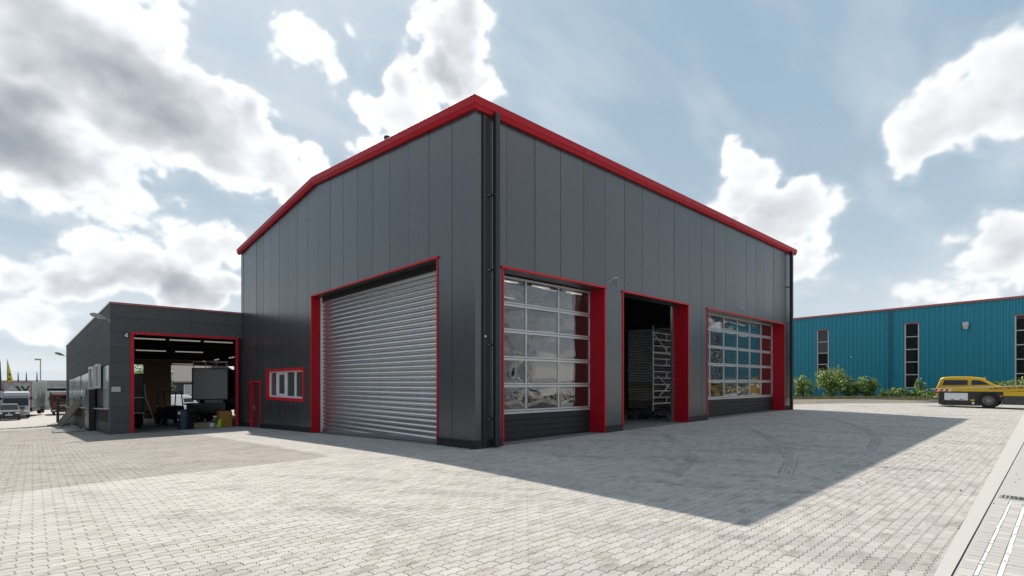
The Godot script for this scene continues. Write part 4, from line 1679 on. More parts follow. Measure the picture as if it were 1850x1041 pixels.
	rf.hexa([Vector3(LOW_X + 0.1, 4.9, z - 0.3), Vector3(14.0, 4.9, z - 0.3), Vector3(14.0, 4.2, e1.y), Vector3(e1.x + 0.1, 4.2, e1.y),
		Vector3(LOW_X + 0.1, 5.3, z - 0.3), Vector3(14.0, 5.3, z - 0.3), Vector3(14.0, 4.6, e1.y), Vector3(e1.x + 0.1, 4.6, e1.y)])
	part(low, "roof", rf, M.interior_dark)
	# red frame of the opening
	var fr := MB.new()
	fr.box(Vector3(-4.97, -1.6, z - 0.12), Vector3(-4.83, 4.02, z + 0.03))
	fr.box(Vector3(-0.30, -1.6, z - 0.12), Vector3(-0.20, 4.02, z + 0.03))
	fr.box(Vector3(-4.97, 4.02, z - 0.12), Vector3(-0.20, 4.125, z + 0.03))
	part(low, "opening_frame", fr, M.red_trim)
	# rest of the shell: right and rear walls with a rear opening
	var shell := MB.new()
	for s in strips(-6.0, 14.0, -3.0, 4.7, [[-4.6, -1.1, -4.0, 3.3], [1.0, 6.4, -4.0, 3.3]]):
		shell.slab(Vector2(s[0], e1.y), Vector2(s[1], e1.y), s[2], s[3], s[2], s[3], Vector2(0, -1), 0.0, 0.3)
	shell.slab(Vector2(14.0, z - 0.3), Vector2(14.0, e1.y), -2.5, 5.2, -2.5, 4.6, Vector2(1, 0), 0.0, 0.3)
	shell.slab(Vector2(0.0, z - 0.35), Vector2(14.0, z - 0.35), -2.0, 5.2, -2.0, 5.2, Vector2(0, 1), 0.0, -0.2)
	part(low, "rear_wall", shell, M.brown_wall)
	part(low, "workshop_floor", sheet(-5.6, 13.9, 10, flat(e1.y), flat(z + 0.02), 14, 0.004), M.floor_concrete)
	# ceiling beams and lamps
	for k in 7:
		var zz := z - 1.6 - k * 3.4
		var bm := MB.new()
		var yy := 4.75 - k * 0.085
		bm.box(Vector3(-5.5, yy - 0.55, zz - 0.15), Vector3(13.8, yy, zz + 0.15))
		part(low, "ceiling_beam", bm, M.interior_dark)
	for k in 12:
		var rb := MB.new()
		var xx := -5.0 + k * 0.62
		rb.bar(Vector3(xx, 4.45, z - 3.2), Vector3(xx, 4.3, z - 6.6), 0.10, 0.14)
		part(low, "ceiling_rib", rb, M.interior_wall)
	for a in [[-3.8, 4.05, -23.0, 0.0], [-2.1, 4.05, -23.0, 0.0], [-0.4, 4.05, -23.0, 0.0], [-3.2, 3.6, -26.5, 0.0], [-1.2, 3.6, -26.5, 0.0], [1.6, 3.4, -28.0, 1.5], [1.4, 3.35, -31.0, 1.5], [1.2, 3.3, -34.0, 1.5], [0.6, 3.2, -38.0, 0.0]]:
		lamp_batten(low, Vector3(a[0], a[1], a[2]), 1.5, a[3], 0.0)
	clutter()
	wall_things()


func wall_things() -> void:
	var z := LOW_Z
	# house number
	var s := thing("house_number", "small blue plate with a white figure 4 beside the red opening", "sign", Vector3(-5.14, 3.95, z + 0.002))
	var p := MB.new()
	p.bbox(Vector3(-0.15, -0.13, 0), Vector3(0.15, 0.13, 0.02), 0.006)
	part(s, "plate", p, M.sign_blue)
	var tm := TextMesh.new()
	tm.text = "4"
	tm.font_size = 64
	tm.pixel_size = 0.0042
	tm.depth = 0.006
	var ft := SystemFont.new()
	ft.font_names = PackedStringArray(["Droid Sans"])
	ft.font_weight = 700
	tm.font = ft
	tm.material = M.white_paint
	var d := inst(s, "figure", tm)
	d.position = Vector3(0, 0, 0.024)
	# notice plate at the corner
	var n := thing("notice_plate", "small pale notice plate with grey writing on the corner pier", "sign", Vector3(-5.53, 1.38, z + 0.002))
	var q := MB.new()
	q.bbox(Vector3(-0.17, -0.115, 0), Vector3(0.17, 0.115, 0.015), 0.004)
	part(n, "plate", q, M.pale_frame)
	for k in 4:
		var l := MB.new()
		l.box(Vector3(-0.13, 0.06 - k * 0.045, 0.015), Vector3(0.02 + 0.05 * (k % 2), 0.075 - k * 0.045, 0.017))
		part(n, "text_line", l, M.lamp_housing)
	var em := MB.new()
	em.box(Vector3(0.085, -0.03, 0.015), Vector3(0.13, 0.06, 0.017))
	part(n, "emblem", em, M.lamp_housing)
	# street lamps on wall arms
	for k in [[0.25, 4.62, "grey wall lamp on a white bracket at the near corner"], [25.2, 3.86, "grey wall lamp at the far end of the low workshop wall"]]:
		var b := low_at(k[0])
		var w := thing("wall_lamp", k[2], "lamp", Vector3(b.x, k[1], b.y), 0.0, "wall lamps on the low workshop")
		var br := MB.new()
		br.box(Vector3(-0.02, -0.17, -0.05), Vector3(0.36 if k[0] < 1 else 0.0, 0.12, 0.36 if k[0] < 1 else 0.2))
		part(w, "bracket", br, M.light_wall)
		var arm := MB.new()
		arm.cyl(Vector3(-0.01, 0.0, 0.15), Vector3(-0.42, 0.14, 0.15), 0.035, 0.035, 10)
		part(w, "arm", arm, M.lamp_housing)
		var hd := MB.new()
		w.scale = Vector3(0.6, 0.6, 0.6)
		var poly := PackedVector2Array([Vector2(-1.25, 0.36), Vector2(-1.05, 0.26), Vector2(-0.45, 0.06), Vector2(-0.22, 0.06), Vector2(-0.24, 0.17), Vector2(-0.62, 0.42), Vector2(-0.95, 0.52), Vector2(-1.2, 0.47)])
		hd.prism(poly, 0.02, 0.28)
		part(w, "head", hd, M.lamp_housing)
		var ln := MB.new()
		ln.hexa([Vector3(-1.12, 0.25, 0.26), Vector3(-0.55, 0.055, 0.26), Vector3(-0.55, 0.055, 0.04), Vector3(-1.12, 0.25, 0.04), Vector3(-1.10, 0.31, 0.26), Vector3(-0.53, 0.11, 0.26), Vector3(-0.53, 0.11, 0.04), Vector3(-1.10, 0.31, 0.04)])
		part(w, "lens", ln, M.lamp_glass)
	# planks leaning on the wall, a broom, a mat, the kerb, the gate
	for k in 3:
		var s0 := 12.0 + k * 1.5
		var b := low_at(s0 + 4.2, 0.85)
		var t := low_at(s0, 0.10)
		var pl := MB.new()
		pl.bar(on(b.x, b.y, 0.03), Vector3(t.x, 0.86 - 0.03 * s0, t.y), 0.34, 0.06, Vector3(-1, 0, 0))
		var o := part(self, numbered("leaning_plank"), pl, M.grey_wood)
		tag(o, ["weathered grey plank leaning on the wall, nearest the door", "weathered grey plank leaning on the wall, middle of three", "weathered grey plank leaning on the wall, nearest the gate"][k], "plank", "planks leaning on the low workshop")
	var bp := low_at(9.3, 0.35)
	var br := thing("broom", "long-handled broom leaning against the low workshop wall", "broom", on(bp.x, bp.y))
	var hs := MB.new()
	hs.cyl(Vector3(0, 0.1, 0), Vector3(0.28, 1.5, -0.2), 0.03, 0.03, 8)
	part(br, "handle", hs, M.wood)
	var bh := MB.new()
	bh.box(Vector3(-0.07, 0, -0.25), Vector3(0.07, 0.12, 0.25))
	part(br, "brush", bh, M.dark_paint)
	var mp := low_at(6.6, 1.0)
	var mt := MB.new()
	mt.bbox(Vector3(-0.75, 0.0, -1.2), Vector3(0.55, 0.07, 1.2), 0.02)
	var mo := part(self, numbered("boot_scraper"), mt, M.dark_paint)
	mo.position = on(mp.x, mp.y)
	tag(mo, "black boot scraper grate on the ground below the side door", "boot scraper")
	var kb := MB.new()
	for k in 9:
		var xa := -12.5 + k * 0.68
		var zc := -34.6 - k * 0.42
		kb.hexa([on(xa, zc + 0.12, -0.05), on(xa + 0.66, zc - 0.28, -0.05), on(xa + 0.66, zc - 0.52, -0.05), on(xa, zc - 0.12, -0.05),
			on(xa, zc + 0.12, 0.05 if k < 7 else 0.12), on(xa + 0.66, zc - 0.28, 0.05 if k < 7 else 0.12), on(xa + 0.66, zc - 0.52, 0.05 if k < 7 else 0.12), on(xa, zc - 0.12, 0.05 if k < 7 else 0.12)])
	structure("kerb", kb, M.concrete, "pale kerb stones crossing the yard to the low workshop")
	var gt := thing("yard_gate", "open dark steel gate post and narrow bar gate at the far wall end", "gate", on(-6.9, -46.6))
	var gpst := MB.new()
	gpst.box(Vector3(-0.1, 0, -0.1), Vector3(0.1, 2.05, 0.1))
	part(gt, "gate_post", gpst, M.dark_paint)
	for k in 7:
		var bar := MB.new()
		bar.box(Vector3(0.16 + k * 0.1, 0.1, -0.015), Vector3(0.185 + k * 0.1, 0.85, 0.015))
		part(gt, "bar", bar, M.dark_paint)
	for yy in [0.12, 0.85, 1.3, 1.9]:
		var rl := MB.new()
		rl.box(Vector3(0.1, yy, -0.02), Vector3(0.85, yy + 0.04, 0.02))
		part(gt, "rail", rl, M.dark_paint)


func clutter() -> void:
	# oil drum at the opening
	var d := thing("oil_drum", "dark blue oil drum with white labels standing in the red opening", "drum", on(-2.62, -20.4))
	var mb := MB.new()
	mb.lathe(Vector3.ZERO, Vector3.UP, [[0.0, 0.0], [0.33, 0.0], [0.33, 0.02], [0.315, 0.04], [0.315, 0.34], [0.335, 0.37], [0.315, 0.40], [0.315, 0.68], [0.335, 0.71], [0.315, 0.74], [0.315, 0.98], [0.335, 1.0], [0.335, 1.02], [0.31, 1.02], [0.31, 1.0], [0.0, 1.0]], 28)
	part(d, "shell", mb, M.navy_paint)
	for k in [[0.35, 0.80, 0.93], [0.1, 0.50, 0.55]]:
		var l := MB.new()
		for i in 5:
			var a0: float = PI + k[0] + i * 0.09
			var a1 := a0 + 0.09
			l.quad(Vector3(cos(a0) * 0.338, k[1], -sin(a0) * 0.338), Vector3(cos(a1) * 0.338, k[1], -sin(a1) * 0.338), Vector3(cos(a1) * 0.338, k[2], -sin(a1) * 0.338), Vector3(cos(a0) * 0.338, k[2], -sin(a0) * 0.338))
		part(d, "label", l, M.white_paint)
	# crate, carton, vest on the right
	var c := thing("yellow_crate", "scuffed yellow box standing at the edge of the red opening", "crate", on(-0.60, -20.9))
	var cb := MB.new()
	cb.bbox(Vector3(-0.32, 0, -0.4), Vector3(0.30, 0.85, 0.3), 0.02)
	part(c, "body", cb, M.yellow_crate)
	for yy in [0.25, 0.55]:
		var rb := MB.new()
		rb.box(Vector3(-0.33, yy, 0.30), Vector3(0.31, yy + 0.05, 0.315))
		part(c, "rib", rb, M.yellow_crate)
	var k2 := thing("pallet_box", "long low wooden box with a white label lying on the workshop floor", "box", on(-1.55, -20.8))
	var kb := MB.new()
	kb.bbox(Vector3(-0.62, 0, -0.25), Vector3(0.45, 0.28, 0.25), 0.015)
	part(k2, "body", kb, M.wood)
	var lb := MB.new()
	lb.box(Vector3(0.12, 0.05, 0.25), Vector3(0.32, 0.25, 0.255))
	part(k2, "label", lb, M.white_paint)
	var hv := MB.new()
	hv.hexa([Vector3(-0.14, 0, 0.05), Vector3(0.1, 0, 0.06), Vector3(0.12, 0, -0.05), Vector3(-0.1, 0, -0.06), Vector3(-0.02, 0.38, 0.04), Vector3(0.12, 0.46, 0.04), Vector3(0.12, 0.45, -0.04), Vector3(0.0, 0.36, -0.04)])
	var ho := part(self, numbered("safety_vest"), hv, M.hi_vis)
	ho.position = on(-0.98, -20.6)
	tag(ho, "bright yellow-green safety vest hanging by the yellow box", "vest")
	# grey box body on a stripped truck chassis
	var t := thing("stripped_truck", "truck chassis with a tall grey box body standing inside the low workshop", "truck", on(-0.15, -25.4), -0.5)
	var bx := MB.new()
	bx.bbox(Vector3(-1.0, 1.55, -3.8), Vector3(0.95, 3.4, 0.4), 0.03)
	part(t, "box_body", bx, M.grey_tarp)
	var fr := MB.new()
	fr.box(Vector3(-1.03, 1.50, 0.36), Vector3(0.98, 1.56, 0.46))
	fr.box(Vector3(-1.03, 3.39, 0.36), Vector3(0.98, 3.45, 0.46))
	fr.box(Vector3(-1.03, 1.56, 0.37), Vector3(-0.97, 3.39, 0.46))
	fr.box(Vector3(0.92, 1.56, 0.37), Vector3(0.98, 3.39, 0.46))
	part(t, "body_frame", fr, M.dark_paint)
	var sd := MB.new()
	sd.box(Vector3(0.951, 1.6, -3.7), Vector3(0.956, 3.35, 0.3))
	part(t, "side_curtain", sd, M.dark_paint)
	for xx in [-0.95, -0.3, 0.3, 0.9]:
		var ra := MB.new()
		ra.box(Vector3(xx - 0.02, 3.45, 0.38), Vector3(xx + 0.02, 3.8, 0.42))
		part(t, "rack_post", ra, M.steel)
	var rr := MB.new()
	rr.box(Vector3(-1.0, 3.8, 0.38), Vector3(0.95, 3.85, 0.42))
	part(t, "roof_rack", rr, M.steel)
	var ch := MB.new()
	ch.box(Vector3(-0.5, 0.75, -3.6), Vector3(0.6, 1.05, 1.6))
	ch.box(Vector3(-1.0, 0.9, 0.8), Vector3(1.1, 1.35, 1.5))
	ch.box(Vector3(-0.8, 0.5, -0.2), Vector3(0.9, 0.9, 0.3))
	part(t, "chassis", ch, M.dark_paint)
	for xx in [-0.95, 1.05]:
		for zz in [0.9, -2.6]:
			wheel(t, Vector3(xx, 0.5, zz), 0.5, 0.32, Vector3(1, 0, 0))
	var fd := MB.new()
	fd.box(Vector3(-1.2, 1.25, 0.55), Vector3(-0.35, 1.33, 1.5))
	part(t, "mudguard", fd, M.steel)
	# cab of a second truck, dark with a teal stripe
	var cab := thing("teal_truck", "dark truck cab with a teal stripe parked deep inside the low workshop", "truck", on(1.55, -25.6), 0.0)
	var c1 := MB.new()
	c1.bbox(Vector3(-1.1, 0.9, -2.0), Vector3(1.2, 3.1, 0.3), 0.12)
	part(cab, "cab", c1, M.dark_paint)
	var c2 := MB.new()
	c2.box(Vector3(-1.0, 1.3, 0.3), Vector3(1.1, 1.6, 0.32))
	part(cab, "stripe", c2, M.teal_paint)
	var c3 := MB.new()
	c3.box(Vector3(-0.95, 1.75, 0.3), Vector3(1.05, 2.75, 0.315))
	part(cab, "windscreen", c3, M.dark_glass)
	var c4 := MB.new()
	c4.tube([Vector3(-1.1, 2.9, 0.35), Vector3(-1.45, 2.85, 0.45), Vector3(-1.5, 1.9, 0.45), Vector3(-1.12, 1.75, 0.35)], 0.035, 8)
	part(cab, "mirror_arm", c4, M.white_paint)
	for xx in [-0.9, 1.0]:
		wheel(cab, Vector3(xx, 0.5, -0.6), 0.5, 0.3, Vector3(1, 0, 0))
	# dark tipper on the left
	var tp := thing("dark_tipper", "black tipper body on wheels just inside the red opening", "truck", on(-4.35, -26.5), 0.05)
	var tb := MB.new()
	tb.bbox(Vector3(-1.1, 0.9, -3.0), Vector3(0.75, 3.15, 0.4), 0.05)
	part(tp, "body", tb, M.dark_paint)
	var tl := MB.new()
	tl.box(Vector3(-1.1, 1.75, 0.4), Vector3(0.75, 1.80, 0.43))
	tl.box(Vector3(-1.1, 0.85, 0.4), Vector3(0.75, 0.9, 0.43))
	part(tp, "edge_rail", tl, M.steel)
	var ts := MB.new()
	ts.tube([Vector3(0.72, 2.6, 0.5), Vector3(0.78, 1.8, 0.5), Vector3(1.15, 0.55, 0.6)], 0.03, 8)
	part(tp, "tailgate_arm", ts, M.white_paint)
	for xx in [-0.6, 0.55]:
		wheel(tp, Vector3(xx, 0.46, -0.3), 0.46, 0.3, Vector3(1, 0, 0))
	# small tractor in the middle
	var tr := thing("forklift", "dark forklift with a white cab frame standing near the rear opening", "forklift", on(-1.75, -29.0), 0.1)
	var f1 := MB.new()
	f1.bbox(Vector3(-0.55, 0.35, -1.2), Vector3(0.55, 1.2, 0.8), 0.08)
	part(tr, "body", f1, M.dark_paint)
	var f2 := MB.new()
	for xx in [-0.5, 0.5]:
		f2.tube([Vector3(xx, 1.2, -1.0), Vector3(xx, 2.1, -0.8), Vector3(xx, 2.1, 0.3), Vector3(xx, 1.2, 0.6)], 0.035, 8)
	f2.box(Vector3(-0.55, 2.08, -0.85), Vector3(0.55, 2.13, 0.35))
	part(tr, "cab_frame", f2, M.dark_paint)
	for xx in [-0.55, 0.55]:
		for zz in [-0.9, 0.6]:
			wheel(tr, Vector3(xx, 0.33, zz), 0.33, 0.22, Vector3(1, 0, 0))
	# two-post lift, shelf with cans, tyres, hanging hose
	for k in [[-3.1, -31.5, "dark lift post left of the brown wall"], [0.55, -31.5, "dark lift post beside the grey box body"]]:
		var lp := thing("lift_post", k[2], "lift post", on(k[0], k[1]), 0.0, "posts of the vehicle lift")
		var l1 := MB.new()
		l1.bbox(Vector3(-0.16, 0, -0.16), Vector3(0.16, 3.4, 0.16), 0.02)
		part(lp, "column", l1, M.grey_paint)
		var l2 := MB.new()
		l2.box(Vector3(-0.35, 0.0, -0.3), Vector3(0.35, 0.04, 0.3))
		part(lp, "foot_plate", l2, M.dark_paint)
		var l3 := MB.new()
		l3.bar(Vector3(0.0, 0.9, 0.16), Vector3(0.5 if k[0] < 0 else -0.5, 0.85, 0.9), 0.10, 0.10)
		part(lp, "swing_arm", l3, M.dark_paint)
	for k in 4:
		var ty := thing("stacked_tyre", ["bottom", "second", "third", "top"][k] + " tyre of the stack beside the oil drum", "tyre", on(-1.95, -22.6, 0.13 + k * 0.25), 0.0, "stack of used tyres")
		var tt := MB.new()
		tt.lathe(Vector3.ZERO, Vector3.UP, [[0.28, -0.09], [0.42, -0.12], [0.49, -0.09], [0.50, 0.0], [0.49, 0.09], [0.42, 0.12], [0.28, 0.09]], 24)
		part(ty, "tread", tt, M.rubber)
	var hz := MB.new()
	var hp := []
	for k in 15:
		var u := k / 14.0
		hp.append(Vector3(-1.2 + u * 2.2, 3.3 - sin(u * PI) * 0.55, -24.2))
	hz.tube(hp, 0.02, 6)
	var hzo := part(self, numbered("air_hose"), hz, M.rubber)
	tag(hzo, "black air hose sagging below the workshop ceiling", "hose")
	# beyond the rear opening: vans, sign, house, trees
	var v := thing("white_van", "white van parked outside the rear opening of the low workshop", "van", on(4.4, -60.0), 0.5)
	van_body(v, M.white_paint)
	var sg := thing("pylon_sign", "white pylon sign with a dark shield behind the low workshop", "sign", on(2.0, -56.0))
	var p1 := MB.new()
	p1.bbox(Vector3(-0.5, 2.2, -0.1), Vector3(0.5, 3.75, 0.1), 0.03)
	part(sg, "panel", p1, M.white_paint)
	var p2 := MB.new()
	p2.box(Vector3(-0.5, 2.2, 0.1), Vector3(-0.28, 3.75, 0.11))
	p2.prism(PackedVector2Array([Vector2(-0.12, 3.2), Vector2(-0.1, 2.8), Vector2(0.1, 2.6), Vector2(0.3, 2.8), Vector2(0.32, 3.2), Vector2(0.1, 3.35)]), 0.1, 0.11)
	part(sg, "shield", p2, M.sign_blue)
	var p3 := MB.new()
	p3.box(Vector3(-0.1, 0, -0.08), Vector3(0.1, 2.2, 0.08))
	part(sg, "post", p3, M.steel)
	house(on(9.6, -82.0))
	tree("leafy_tree", "green leafy tree seen through the rear opening", on(2.0, -74.0), 7.5, 3.0, 1600, 0)
	tree("leafy_tree", "dark tree beside the grey roofed house behind the workshop", on(4.6, -72.0), 5.6, 1.6, 800, 2)


func house(at: Vector3) -> void:
	var h := thing("grey_house", "dark boarded house with a steep grey tiled roof behind the workshop", "house", at)
	var w := MB.new()
	w.box(Vector3(-4.5, -0.5, -4), Vector3(5.5, 4.3, 4))
	w.prism(PackedVector2Array([Vector2(0.5, 4.3), Vector2(5.5, 4.3), Vector2(5.5, 6.0), Vector2(3.2, 7.6)]), -4.0, 4.0)
	part(h, "wall", w, M.dark_wood)
	var r := MB.new()
	r.hexa([Vector3(-5.0, 4.1, 4.5), Vector3(2.6, 4.1, 4.5), Vector3(3.4, 7.4, 0), Vector3(-3.6, 7.4, 0), Vector3(-5.0, 4.3, 4.5), Vector3(2.6, 4.3, 4.5), Vector3(3.4, 7.7, 0), Vector3(-3.6, 7.7, 0)])
	part(h, "roof", r, M.slate)
	var f := MB.new()
	f.box(Vector3(-1.4, 2.3, 4.0), Vector3(-0.2, 3.8, 4.06))
	var fo := part(h, "window", f, M.white_paint)
	var g := MB.new()
	g.box(Vector3(-1.3, 2.4, 4.06), Vector3(-0.3, 3.7, 4.08))
	part(fo, "pane", g, M.silver_paint)
	var b := MB.new()
	b.bar(Vector3(0.4, 4.2, 4.3), Vector3(2.2, 1.8, 4.3), 0.1, 0.2)
	part(h, "barge_board", b, M.white_paint)


func wheel(parent: Node, c: Vector3, r: float, w: float, axis: Vector3) -> void:
	var wh := Node3D.new()
	wh.name = "wheel"
	parent.add_child(wh, true)
	wh.position = c
	var t := MB.new()
	t.lathe(Vector3.ZERO, axis, [[r * 0.60, -w * 0.42], [r * 0.86, -w * 0.5], [r * 0.97, -w * 0.42], [r, -w * 0.25], [r, w * 0.25], [r * 0.97, w * 0.42], [r * 0.86, w * 0.5], [r * 0.60, w * 0.42]], 28)
	part(wh, "tyre", t, M.rubber)
	var m := MB.new()
	m.lathe(Vector3.ZERO, axis, [[0.0, -w * 0.3], [r * 0.3, -w * 0.3], [r * 0.42, -w * 0.18], [r * 0.56, -w * 0.2], [r * 0.62, -w * 0.44], [r * 0.62, w * 0.44], [r * 0.56, w * 0.2], [r * 0.42, w * 0.18], [r * 0.3, w * 0.3], [0.0, w * 0.3]], 24)
	part(wh, "rim", m, M.rim)


func van_body(v: Node, m: Material) -> void:
	var b := MB.new()
	b.loft([[-2.4, 0.4, 0.95], [2.3, 0.4, 0.95], [2.45, 0.9, 0.92], [1.6, 1.25, 0.9], [0.9, 2.0, 0.8], [0.5, 2.15, 0.78], [-2.3, 2.2, 0.8], [-2.45, 1.2, 0.93]], 0.08)
	part(v, "body", b, m)
	var g := MB.new()
	g.hexa([Vector3(1.56, 1.3, 0.7), Vector3(1.62, 1.3, 0.7), Vector3(1.62, 1.3, -0.7), Vector3(1.56, 1.3, -0.7), Vector3(0.95, 2.0, 0.6), Vector3(1.0, 2.0, 0.6), Vector3(1.0, 2.0, -0.6), Vector3(0.95, 2.0, -0.6)])
	part(v, "windscreen", g, M.dark_glass)
	for s in [-1, 1]:
		for x in [-1.5, 1.5]:
			wheel(v, Vector3(x, 0.34, s * 0.82), 0.34, 0.2, Vector3(0, 0, 1))
		var sw := MB.new()
		sw.box(Vector3(-0.2, 1.3, 0.88 * s - 0.06), Vector3(1.1, 1.75, 0.88 * s + 0.02))
		part(v, "side_window", sw, M.dark_glass)


# ------------------------------------------------------------------ plants
func leaf_cloud(mb: MB, c: Vector3, rad: Vector3, count: int, size: float, sd: int) -> void:
	var r := RandomNumberGenerator.new()
	r.seed = sd
	# leaves gather in clumps spread through the crown
	var clumps := []
	var nc := maxi(10, int(count / 28.0))
	while clumps.size() < nc:
		var q := Vector3(r.randf_range(-1, 1), r.randf_range(-1, 1), r.randf_range(-1, 1))
		if q.length() < 1.0 and q.length() > 0.25:
			clumps.append(q * r.randf_range(0.75, 1.06))
	for i in count:
		var q: Vector3 = clumps[i % nc] + Vector3(r.randfn(), r.randfn(), r.randfn()) * 0.14
		var p := c + q * rad
		var n := (q.normalized() + Vector3(r.randfn(), r.randfn() + 0.5, r.randfn()) * 0.7).normalized()
		var t := n.cross(Vector3(r.randfn(), r.randfn(), r.randfn())).normalized()
		var b := n.cross(t)
		var s := size * r.randf_range(0.6, 1.3)
		var a0 := p - t * s
		var a1 := p - b * s * 0.45 + n * s * 0.1
		var a2 := p + t * s
		var a3 := p + b * s * 0.45 + n * s * 0.1
		mb.tri(a0, a1, a2)
		mb.tri(a0, a2, a3)


func tree(called: String, label: String, at: Vector3, h: float, r: float, leaves: int, tone: int) -> void:
	var t := thing(called, label, "tree", at)
	var tr := MB.new()
	tr.cyl(Vector3(0, -0.3, 0), Vector3(0.1, h * 0.5, 0), r * 0.08, r * 0.05, 10)
	for k in 6:
		var a := TAU * k / 6.0
		tr.cyl(Vector3(0.1, h * (0.35 + 0.03 * k), 0), Vector3(cos(a) * r * 0.6, h * (0.6 + 0.04 * k), sin(a) * r * 0.6), r * 0.035, r * 0.012, 6)
	part(t, "trunk", tr, M.bark)
	var cr := MB.new()
	leaf_cloud(cr, Vector3(0, h * 0.66, 0), Vector3(r, h * 0.36, r), leaves, 0.16, 7 + int(h * 10))
	part(t, "crown", cr, M["leaf_%d" % tone])


func bush(called: String, label: String, at: Vector3, w: float, h: float, leaves: int, tone: int, size: float, sd: int, category := "bush") -> void:
	var t := thing(called, label, category, at, 0.0, "shrubs along the teal wall")
	var st := MB.new()
	var r := RandomNumberGenerator.new()
	r.seed = sd
	for k in 9:
		var d := Vector3(r.randfn() * w * 0.22, h * r.randf_range(0.5, 0.9), r.randfn() * w * 0.22)
		st.cyl(Vector3(r.randfn() * 0.06, -0.1, r.randfn() * 0.06), d, 0.022, 0.008, 5)
	part(t, "stem", st, M.bark)
	var a := MB.new()
	leaf_cloud(a, Vector3(0, h * 0.52, 0), Vector3(w * 0.5, h * 0.48, w * 0.5), leaves, size, sd)
	part(t, "foliage", a, M["leaf_%d" % tone])
	var b := MB.new()
	leaf_cloud(b, Vector3(0, h * 0.45, 0), Vector3(w * 0.46, h * 0.42, w * 0.46), leaves / 2, size * 1.1, sd + 50)
	part(t, "foliage", b, M["leaf_%d" % ((tone + 2) % 3)])


